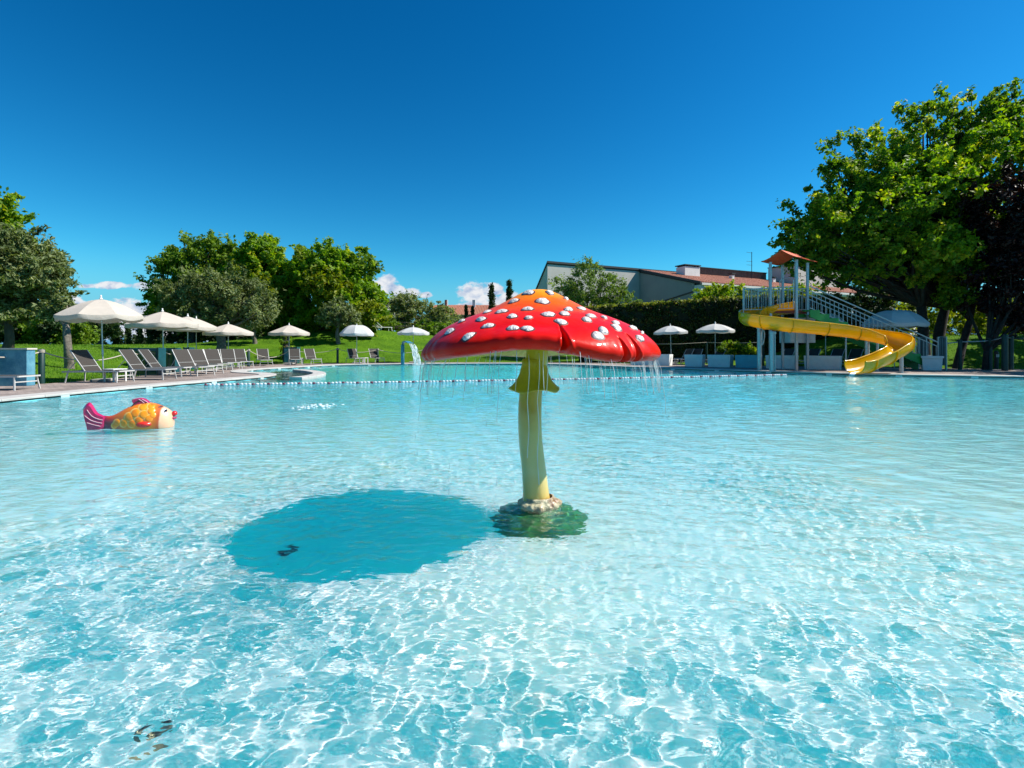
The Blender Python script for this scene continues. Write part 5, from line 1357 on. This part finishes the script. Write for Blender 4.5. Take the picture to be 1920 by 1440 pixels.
# ------------------------------------------------------------------ rope fence, panels
def rope_post(px, Y, h, label, r=.085, m=M_post, rope=True, z0=None):
    x = X_at(px, Y); z = ZD if z0 is None else z0
    root = empty('rope_post', (x, Y, z), 0, label, 'post', 'dark green rope posts')
    MB().lathe([(r, -.05), (r, h - .02), (r * .8, h), (.001, h + .004)], 14).build('shaft', m, root, smooth=True, auto=40)
    if rope:
        mb = MB()
        for i in range(3): mb.lathe([(r + .004, h - .12 + i * .032), (r + .022, h - .104 + i * .032), (r + .004, h - .088 + i * .032)], 14)
        mb.build('rope_turns', M_ropem, root, smooth=True)
    return Vector((x, Y, z + h - .08))
tops = []
for (px, Y, h, lb) in ((-60, 14.2, 1.1, 'rope post just outside the left edge'), (78, 16.3, 1.10, 'thick dark green rope post right of the blue panel'), (245, 20.4, 1.1, 'rope post at the left end of the dark glazed box'), (306, 23.0, 1.1, 'rope post between the glazed box and the second parasol pole'),
                       (392, 27.4, 1.12, 'rope post behind the third parasol'), (466, 31.0, 1.1, 'rope post right of the fourth parasol pole'), (545, 37.4, 1.1, 'rope post by the teal box'), (633, 38.2, 1.15, 'slim rope post left of the round parasol'), (708, 39.6, 1.1, 'rope post right of the round parasol pole'), (800, 41.2, 1.1, 'rope post half hidden by the mushroom cap')):
    tops.append(rope_post(px, Y, h, lb, z0=tz(X_at(px, Y), Y) if Y > 17 else ZD))
def ropes(tops, name, label, sag, r=.022):
    for i in range(len(tops) - 1):
        a, b = tops[i], tops[i + 1]; n = 14; s = sag * (b - a).length / 4
        o = MB().tube([a.lerp(b, k / n) - Vector((0, 0, 4 * s * (k / n) * (1 - k / n))) for k in range(n + 1)], r, 6).build(name, M_ropem, smooth=True)
        tag(o, label[i], 'rope', 'ropes between the posts')
ropes(tops, 'barrier_rope', ['thick rope hanging in front of the blue panel', 'rope from the thick post to the glazed box', 'short rope sagging over the dark glazed box', 'rope behind the second and third parasol poles', 'rope behind the fourth parasol', 'rope passing the ivy-clad stump on its left', 'rope between the teal box and the slim post', 'rope behind the loungers of the round parasol', 'last rope of the left fence by the water spout'], .32)

M_bluep = pm('weathered_blue', (.03, .16, .26), .7, col2=(.12, .32, .40), scale=3, bump=.3)
M_teal = pm('teal_panel', (.01, .07, .085), .35, var=.25, scale=2)
M_tealg = pm('teal_glass', (.012, .05, .045), .06, var=.3, scale=.7, spec=.8)
p = G(-10, 726, ZD)
root = empty('blue_panel', (X_at(-8, 15.0) - .36, 15.3, ZD), math.radians(4), 'weathered blue painted panel box at the left edge', 'panel box')
MB().box(-1.3, 1.05, -.15, .15, .0, 1.08).build('body', M_bluep, root, bevel=.01); MB().box(-1.33, 1.08, -.18, .18, 1.085, 1.13).build('lid', M_render2, root)
def glazed_box(px0, px1, Y, h, label, th=.5, name='glazed_box', glass=M_tealg):
    x0, x1 = X_at(px0, Y), X_at(px1, Y); root = empty(name, ((x0 + x1) / 2, Y, tz((x0 + x1) / 2, Y)), 0, label, 'cabinet', 'dark teal boxes behind the loungers'); w = (x1 - x0) / 2
    MB().box(-w, w, 0, th, -.05, h).build('body', M_teal, root, bevel=.01)
    MB().box(-w + .08, w - .08, -.02, -.002, .1, h - .12).build('pane', glass, root)
    for s in (-1, 1): MB().box(s * w - .03, s * w + .03, -.03, -.0, 0, h + .02).build('frame', M_post, root)
glazed_box(243, 296, 20.9, 1.16, 'wide dark glazed box behind the second lounger')
glazed_box(300, 327, 23.6, 1.16, 'narrow dark teal box left of the second parasol pole')
glazed_box(345, 354, 26.6, 1.16, 'slim blue-topped box behind the third parasol pole')
glazed_box(531, 556, 37.3, 1.2, 'teal box in front of the ivy-clad stump', th=.7, glass=M_bluep)

# water spout at the far edge
def spout():
    Y = 34.8; x = X_at(755, Y); root = empty('water_spout', (x, Y, ZD), math.radians(-20), 'blue metal water spout pouring a sheet of water at the far pool edge', 'water spout')
    M_sp = pm('spout_blue', (.05, .22, .32), .35, metal=.3, var=.15)
    MB().box(-.09, .09, -.09, .09, -.02, 1.35).build('post', M_sp, root, bevel=.01)
    pts = catmull([(0, 0, 1.25), (.05, 0, 1.5), (.3, -.02, 1.6), (.62, -.05, 1.48)], 4); mb = MB()
    for i, p in enumerate(pts):
        w = .09 + .26 * i / (len(pts) - 1)
        mb.v += [tuple(p + Vector((0, -w, 0))), tuple(p + Vector((0, w, 0))), tuple(p + Vector((0, w, -.05))), tuple(p + Vector((0, -w, -.05)))]
        if i:
            b = 4 * i; a = b - 4
            for k in range(4): mb.f.append((a + k, a + (k + 1) % 4, b + (k + 1) % 4, b + k))
    mb.f.append((4 * (len(pts) - 1), 4 * (len(pts) - 1) + 1, 4 * (len(pts) - 1) + 2, 4 * (len(pts) - 1) + 3)); mb.build('hood', M_sp, root, smooth=True, auto=40)
    m = pm('foaming_water', (.72, .80, .82), .3, var=.15, scale=9, bump=1, bscale=14)
    mb = MB(); r = random.Random(2); R = Matrix.Rotation(math.radians(-20), 3, 'Z')
    for i in range(190):
        y = r.uniform(-.34, .34); a = r.uniform(0, 1); z0 = 1.44 - 1.44 * a; T0 = math.sqrt(2 * (1.44 - z0) / 9.81); z1 = max(-.02, z0 - r.uniform(.1, .5)); T1 = math.sqrt(2 * (1.44 - z1) / 9.81); v = 1.0 + r.uniform(-.12, .12)
        q = [R @ Vector((.62 + v * t, y * (1 + .5 * t) + r.uniform(-.01, .01), 1.44 - 4.905 * t * t)) + Vector((x, Y, ZD)) for t in (T0, (T0 + T1) / 2, T1)]
        mb.tube(q, [.006, .014, .006], 4)
    for i in range(130):
        q = R @ Vector((1.18 + r.gauss(0, .2), r.gauss(0, .3), 0)) + Vector((x, Y, abs(r.gauss(0, .05)))); mb.tube([q, q + Vector((0, 0, .03))], [.02, .008], 4)
    tag(mb.build('falling_sheet', m, smooth=True), 'white sheet of water falling from the blue spout', 'falling water', kind='stuff')
spout()

# ------------------------------------------------------------------ planters along the right edge
M_pl = pm('planter_grey', (.78, .79, .76), .7, var=.07, scale=3, bump=.15)
M_pl2 = pm('planter_blue', (.12, .42, .50), .7, var=.1, scale=3)
M_soil = pm('soil', (.05, .035, .025), 1.0, bump=.6)
def planter(pxa, pya, pxb, pyb, label, h=.72, m=M_pl, depth=.75, lip=.0):
    a, b = G(pxa, pya, ZD), G(pxb, pyb, ZD); u = (b - a); L = u.length; ang = math.atan2(u.y, u.x)
    root = empty('planter', a, ang, label, 'planter', 'planters along the right pool edge')
    t = .05
    mb = MB(); mb.box(0, L, 0, depth, 0, h - .10, taper=.04).build('body', m, root, bevel=.008)
    mb = MB(); o = lip
    mb.box(-o, L + o, -o, t, h - .098, h); mb.box(-o, L + o, depth - t, depth + o, h - .098, h); mb.box(-o, t, t + .002, depth - t - .002, h - .098, h); mb.box(L - t, L + o, t + .002, depth - t - .002, h - .098, h)
    mb.build('rim', m, root); MB().box(t + .01, L - t - .01, t + .01, depth - t - .01, h - .09, h - .05).build('soil', M_soil, root)
    return root
planter(1181, 684.5, 1255, 686, 'grey planter right beside the mushroom cap rim')
planter(1283, 687.2, 1317, 687.9, 'shortest grey planter left of the parasols pair')
planter(1326, 688.0, 1369, 689.0, 'grey planter second in the row left of the blue one')
planter(1378, 689.2, 1425, 690.2, 'dark blue planter in the middle of the row', m=M_pl2)
planter(1435, 690.6, 1491, 692.0, 'grey planter between the blue one and the slide legs')
planter(1507, 692.4, 1576, 694.0, 'longest grey planter left of the slide mouth')
planter(1692, 688.5, 1726, 690.0, 'low grey planter in shade behind the slide curve')
planter(1729, 694.3, 1768, 695.0, 'light blue-grey planter with a thick rim at the right of the slide', lip=.04)

# ------------------------------------------------------------------ water slide
def make_slide():
    root = empty('water_slide', (14.1, 25.6, ZD), 0, 'yellow winding water slide with a red-roofed steel tower and stairs', 'water slide'); O = Vector(root.location)
    M_y = pm('slide_yellow', (.86, .54, .006), .22, var=.06, scale=2, coat=.6); translucent(M_y, 0.42); M_galv = pm('galvanised_steel', (.40, .44, .46), .4, metal=.5, var=.12, scale=14)
    M_or = pm('canopy_red', (.68, .10, .035), .6, var=.08, scale=3); M_gr = pm('stair_green', (.02, .28, .05), .45, var=.08); M_wh = pm('panel_white', (.55, .57, .56), .6)
    def B(name, mb, m, parent=root, **k):
        mb.v = [tuple(Vector(v) - O) for v in mb.v]; return mb.build(name, m, parent, **k)
    # flume
    ctrl = [(14.25, 25.95, 2.98), (13.5, 26.25, 2.86), (12.75, 26.45, 2.72), (12.2, 26.35, 2.56), (11.85, 25.85, 2.42), (11.85, 25.2, 2.26), (12.25, 24.6, 2.12), (12.9, 24.25, 2.0), (13.9, 24.1, 1.90), (14.9, 24.0, 1.80), (15.8, 23.85, 1.68),
            (16.6, 23.6, 1.50), (17.15, 23.15, 1.30), (17.25, 22.6, 1.10), (16.85, 22.15, .88), (16.2, 21.9, .62), (15.5, 21.75, .36), (14.85, 21.6, .17), (14.35, 21.45, .12)]
    pts = catmull(ctrl, 8); n = len(pts); w, dep = .45, .50; seg = 14
    def section(i, extra=0.0):
        p = pts[i]; d = (pts[min(i + 1, n - 1)] - pts[max(i - 1, 0)]).normalized(); lat = Vector((-d.y, d.x, 0)).normalized()
        d0 = pts[max(i - 5, 0)] - pts[max(i - 6, 0)] if i > 5 else d; d1 = pts[min(i + 6, n - 1)] - pts[min(i + 5, n - 1)] if i < n - 6 else d
        turn = math.atan2(d0.x * d1.y - d0.y * d1.x, d0.x * d1.x + d0.y * d1.y)
        bank = max(-.5, min(.5, turn * .28)); up = Vector((0, 0, 1))
        la = lat * math.cos(bank) - up * math.sin(bank); ua = up * math.cos(bank) + lat * math.sin(bank)
        out = []
        for k in range(seg + 1):
            t = PI * k / seg; out.append(p + la * (-(w + extra) * math.cos(t)) + ua * (dep - (dep + extra) * math.sin(t) ** 0.8))
        return out, la, ua
    mb = MB(); rim = [[], []]
    for i in range(n):
        s, la, ua = section(i); s2, _, _ = section(i, .035)
        rim[0].append(s[0] - la * .02); rim[1].append(s[-1] + la * .02)
        mb.v += [tuple(v) for v in s] + [tuple(v) for v in s2[::-1]]
    m_ = 2 * (seg + 1)
    for i in range(n - 1):
        for k in range(m_): k2 = (k + 1) % m_; mb.f.append((i * m_ + k, i * m_ + k2, (i + 1) * m_ + k2, (i + 1) * m_ + k))
    for e in (0, (n - 1) * m_):
        for k in range(seg): mb.f.append((e + k, e + k + 1, e + m_ - 2 - k, e + m_ - 1 - k))
    flume = B('flume', mb, M_y, smooth=True, auto=50)
    for r_ in rim: B('rolled_edge', MB().tube(r_, .035, 8), M_y, flume, smooth=True)
    for i in (12, 22, 34, 46, 58, 70, 82, 94, 108, 122, 134):     # flanged joints
        mb = MB(); A = []
        for e, di in ((.036, 0), (.085, 0), (.085, 1), (.036, 1)):
            s, _, _ = section(min(i + 0, n - 1), e); d = (pts[min(i + 1, n - 1)] - pts[i - 1]).normalized() * .03 * di; A.append([v + d for v in s])
        for ring in A: mb.v += [tuple(v) for v in ring]
        q = seg + 1
        for a in range(4):
            b = (a + 1) % 4
            for k in range(seg): mb.f.append((a * q + k, a * q + k + 1, b * q + k + 1, b * q + k))
        B('flange', mb, M_y, flume, smooth=True, auto=40)
    # tower posts
    Cc, A, D, Bb = Vector((14.05, 25.3, 0)), Vector((13.12, 26.0, 0)), Vector((15.12, 26.2, 0)), Vector((14.22, 26.9, 0))
    zp = 3.08; ztop = {0: 5.55, 1: 5.5, 2: 5.5, 3: 5.5}
    for p, r_ in ((Cc, .058), (A, .055), (D, .05), (Bb, .05)):
        B('tower_post', MB().bar(p + Vector((0, 0, ZD)), p + Vector((0, 0, 5.55)), r_ * 2), M_galv)
    mb = MB(); c4 = [A, Cc, D, Bb]; prism(mb, [(q.x, q.y) for q in c4], [zp - .14] * 4, [zp - .02] * 4); B('platform', mb, pm('deck_brown', (.2, .05, .03), .8))
    # canopy: ridge from the middle of A-C to the middle of B-D, concave slopes, overhang
    mb = MB(); cen = (A + Cc + D + Bb) / 4; uu = ((D + Cc) / 2 - (A + Bb) / 2); vv = ((Bb + D) / 2 - (A + Cc) / 2)
    nn = 14
    for th in (0, -.03):
        for j in range(2):
            for i in range(nn + 1):
                t = -1 + 2 * i / nn; z = 5.60 + .48 * (1 - abs(t)) ** 1.5 + th
                mb.v.append(tuple(cen + uu * t * .80 + vv * (j - .5) * 1.35 + Vector((0, 0, z))))
    for i in range(nn):
        a = nn + 1
        mb.f += [(i, i + 1, a + i + 1, a + i), (2 * a + i, 3 * a + i, 3 * a + i + 1, 2 * a + i + 1), (i, 2 * a + i, 2 * a + i + 1, i + 1), (a + i, a + i + 1, 3 * a + i + 1, 3 * a + i)]
    a = nn + 1; mb.f += [(0, a, 3 * a, 2 * a), (nn, nn + 2 * a, nn + 3 * a, nn + a)]
    B('canopy', mb, M_or, smooth=True, auto=60)
    # guard rails of the platform
    def rail(p, q, za, zb, name='guard_rail', n_b=9, hgt=1.15, mid=False, par=root):
        g = B(name, MB().bar(p + Vector((0, 0, za + hgt)), q + Vector((0, 0, zb + hgt)), .05).bar(p + Vector((0, 0, za + .08)), q + Vector((0, 0, zb + .08)), .035), M_galv, par)
        if mid: B('mid_rail', MB().bar(p + Vector((0, 0, za + hgt - .22)), q + Vector((0, 0, zb + hgt - .22)), .035), M_galv, g)
        for k in range(n_b):
            t = (k + .5) / n_b; c = p.lerp(q, t); z = za + (zb - za) * t
            B('baluster', MB().bar(c + Vector((0, 0, z + .08)), c + Vector((0, 0, z + hgt - (.22 if mid else .0))), .02), M_galv, g)
        return g
    A2 = A + Vector((-1.15, .5, 0)); 
    rail(A2, A, zp, zp, n_b=8); rail(A2, Bb + Vector((-1.0, .6, 0)), zp, zp, n_b=7); rail(Bb + Vector((-1.0, .6, 0)), Bb, zp, zp, n_b=7); rail(A, Cc, zp, zp, n_b=5); rail(Bb, D, zp, zp, n_b=8)
    for q in (A2, Bb + Vector((-1.0, .6, 0))): B('rail_post', MB().bar(q + Vector((0, 0, zp - .1)), q + Vector((0, 0, zp + 1.2)), .05), M_galv)
    # hoop gate at the flume entrance
    g0 = Cc.lerp(A, .1); g1 = Cc.lerp(A, .62); off = Vector((-.05, -.08, 0))
    B('entry_hoop', MB().tube([g1 + off + Vector((0, 0, zp + .1)), g1 + off + Vector((0, 0, zp + 1.45)), g1.lerp(g0, .15) + off + Vector((0, 0, zp + 1.58)), g0.lerp(g1, .15) + off + Vector((0, 0, zp + 1.58)), g0 + off + Vector((0, 0, zp + 1.45)), g0 + off + Vector((0, 0, zp + .1))], .025, 6), M_galv)
    # stairs to the right
    s0 = Vector((14.62, 25.78, 0)); s1 = Vector((21.7, 26.7, 0)); dv = (s1 - s0).normalized(); nv = Vector((-dv.y, dv.x, 0)); z0, z1 = zp, .32
    Wd = .55
    for sgn in (-1, 1):
        p = s0 + nv * Wd * sgn; q = s1 + nv * Wd * sgn
        rail(p, q, z0, z1, 'stair_rail', 30, 1.15, True)
        mb = MB(); nst = 14
        for k in range(nst):     # sawtooth stringer, green
            a = p.lerp(q, k / nst); b = p.lerp(q, (k + 1) / nst); za = z0 + (z1 - z0) * k / nst; zb = z0 + (z1 - z0) * (k + 1) / nst
            for dy in (0,):
                o1 = nv * -.03; o2 = nv * .03
                mb.add([a + o1 + Vector((0, 0, za - .36)), b + o1 + Vector((0, 0, zb - .36)), b + o1 + Vector((0, 0, za - .02)), a + o1 + Vector((0, 0, za - .02)), a + o2 + Vector((0, 0, za - .36)), b + o2 + Vector((0, 0, zb - .36)), b + o2 + Vector((0, 0, za - .02)), a + o2 + Vector((0, 0, za - .02))],
                       [(0, 1, 2, 3), (7, 6, 5, 4), (3, 2, 6, 7), (0, 3, 7, 4), (2, 1, 5, 6), (1, 0, 4, 5)])
        B('stringer', mb, M_gr)
    for k in range(14):
        a = s0.lerp(s1, (k + .1) / 14); b = s0.lerp(s1, (k + 1.0) / 14); za = z0 + (z1 - z0) * k / 14
        mb = MB().add([a - nv * (Wd - .05) + Vector((0, 0, za + d)) for d in (-.05, 0)] + [a + nv * (Wd - .05) + Vector((0, 0, za + d)) for d in (-.05, 0)] + [b - nv * (Wd - .05) + Vector((0, 0, za + d)) for d in (-.05, 0)] + [b + nv * (Wd - .05) + Vector((0, 0, za + d)) for d in (-.05, 0)],
                      [(0, 1, 3, 2), (4, 6, 7, 5), (1, 5, 7, 3), (0, 2, 6, 4), (0, 4, 5, 1), (2, 3, 7, 6)])
        B('tread', mb, M_gr)
    # the tall closing panel at the stair foot
    for sgn in (-1, 1):
        q = s1 + nv * Wd * sgn
        B('newel_post', MB().bar(q + Vector((0, 0, ZD)), q + Vector((0, 0, 1.75)), .07), M_galv)
        q2 = q + dv * .45; g = B('newel_post', MB().bar(q2 + Vector((0, 0, ZD)), q2 + Vector((0, 0, 1.75)), .07), M_galv)
        B('end_panel', MB().bar(q.lerp(q2, .12) + Vector((0, 0, .3)), q.lerp(q2, .12) + Vector((0, 0, 1.7)), .1).bar(q.lerp(q2, .45) + Vector((0, 0, .3)), q.lerp(q2, .45) + Vector((0, 0, 1.7)), .1).bar(q.lerp(q2, .8) + Vector((0, 0, .3)), q.lerp(q2, .8) + Vector((0, 0, 1.7)), .1).bar(q + Vector((0, 0, 1.75)), q2 + Vector((0, 0, 1.75)), .06), M_teal)
    # supports
    for (px, Y, zt, r_) in ((1424, 25.2, 2.25, .11), (1447, 24.25, 1.98, .10), (1453, 24.2, 1.98, .03), (1586, 25.6, 1.9, .04), (1626, 23.9, 1.75, .10), (1690, 22.9, 1.1, .08), (1645, 24.6, 1.8, .06)):
        x = X_at(px, Y); B('support', MB().tube([(x, Y, ZD), (x, Y, zt)], r_, 10), M_galv, smooth=True, auto=40)
        B('collar', MB().tube([(x, Y, zt - .12), (x, Y, zt - .04)], r_ + .03, 10), M_galv)
        B('foot_plate', MB().box(x - r_ * 1.8, x + r_ * 1.8, Y - r_ * 1.8, Y + r_ * 1.8, ZD, ZD + .02), M_galv)
    for px, Y in ((1430, 25.0),):
        x = X_at(px, Y); B('hose', MB().tube(catmull([(x, Y, 2.2), (x + .06, Y - .05, 1.9), (x + .02, Y - .05, 1.5), (x - .05, Y - .04, 1.35), (x - .04, Y - .05, 1.8), (x, Y, 2.15)], 5), .025, 6), M_galv, smooth=True)
    # white equipment housing beneath the tower
    p0 = P(1478, 596, 26.6); B('equipment_housing', MB().box(14.3, 15.6, 26.3, 27.4, 1.45, 2.75), M_wh, bevel=.02)
    # runoff water at the mouth
    e = pts[-1]; mb = MB(); r = random.Random(9)
    for i in range(26):
        q = e + Vector((r.uniform(-.12, .02), r.uniform(-.1, .1), .02)); mb.tube([q, q + Vector((-.08, -.02, -.06)), q + Vector((-.13, -.03, -.16))], [.008, .012, .006], 4)
    tag(mb.build('runoff_water', MATS['foaming_water'], smooth=True), 'trickle of water leaving the yellow slide mouth', 'falling water', kind='stuff')
make_slide()

# ------------------------------------------------------------------ right-hand fence, bollard lamp
def right_fence():
    M_rail = pm('rail_pale', (.5, .52, .52), .6, var=.1)
    tops = []
    for (px, Y, h, r, lb) in ((1760, 27.3, 1.45, .06, 'slim dark fence post beside the stair foot'), (1800, 26.9, 1.55, .09, 'dark fence post in the middle of the right fence'), (1857, 26.4, 1.6, .085, 'dark fence post left of the bollard lamp'),
                            (1884, 25.4, 1.78, .13, 'thickest dark post near the right edge'), (1896, 26.2, 1.72, .10, 'dark post just behind the thickest post'), (1935, 26.4, 1.7, .14, 'dark post cut by the right edge')):
        x = X_at(px, Y); z = ZD
        root = empty('fence_post', (x, Y, z), 0, lb, 'post', 'dark posts of the right fence')
        MB().lathe([(r, -.05), (r, h - .05), (r * 1.15, h - .045), (r * 1.1, h), (.001, h + .03)], 14).build('shaft', M_post, root, smooth=True, auto=40)
        tops.append(Vector((x, Y, z + h - .1)))
    lb = ['pale rail beside the stair foot', 'pale rail in the middle of the right fence', 'pale rail left of the thickest post', 'short rail joining the two thick posts', 'rail running out at the right edge']
    for i in range(len(tops) - 1):
        tag(MB().tube([tops[i], tops[i].lerp(tops[i + 1], .5) - Vector((0, 0, .015)), tops[i + 1]], .028 if i < 3 else .05, 8).build('fence_rail', M_rail if i < 3 else M_post, smooth=True), lb[i], 'rail', 'rails of the right fence')
    for (p0, p1, lb) in (((1228, 640 + 5, 38), (1325, 642, 36), 'thin rope behind the two hedge parasols'), ((1325, 642, 36), (1430, 642, 33.5), 'thin rope from the hedge parasols to the slide legs')):
        a, b = P(*p0), P(*p1)
        tag(MB().tube([a, a.lerp(b, .5) - Vector((0, 0, .05)), b], .022, 6).build('barrier_rope', M_ropem, smooth=True), lb, 'rope', 'ropes between the posts')
    for (px, Y, lb) in ((1228, 38, 'rope post left of the hedge parasols'), (1325, 36, 'rope post between the hedge parasols'), (1431, 33.5, 'rope post behind the slide legs')):
        x = X_at(px, Y); root = empty('rope_post', (x, Y, 0), 0, lb, 'post', 'dark green rope posts'); MB().lathe([(.07, 0), (.07, 1.55), (.001, 1.57)], 12).build('shaft', M_post, root, smooth=True, auto=40)
    x, Y = X_at(1868, 28), 28.0; z = tz(x, Y); root = empty('bollard_lamp', (x, Y, z), 0, 'black bollard lamp with a pale window by the right fence', 'bollard lamp')
    MB().lathe([(.10, 0), (.10, .62), (.08, .63), (.08, .80), (.10, .81), (.105, .90), (.07, .97), (.001, .99)], 16).build('body', M_darkt, root, smooth=True, auto=40)
    for a in (-1, 1): MB().box(a * .045 - .03, a * .045 + .03, -.095, -.075, .64, .79).build('window', M_blind, root)
right_fence()
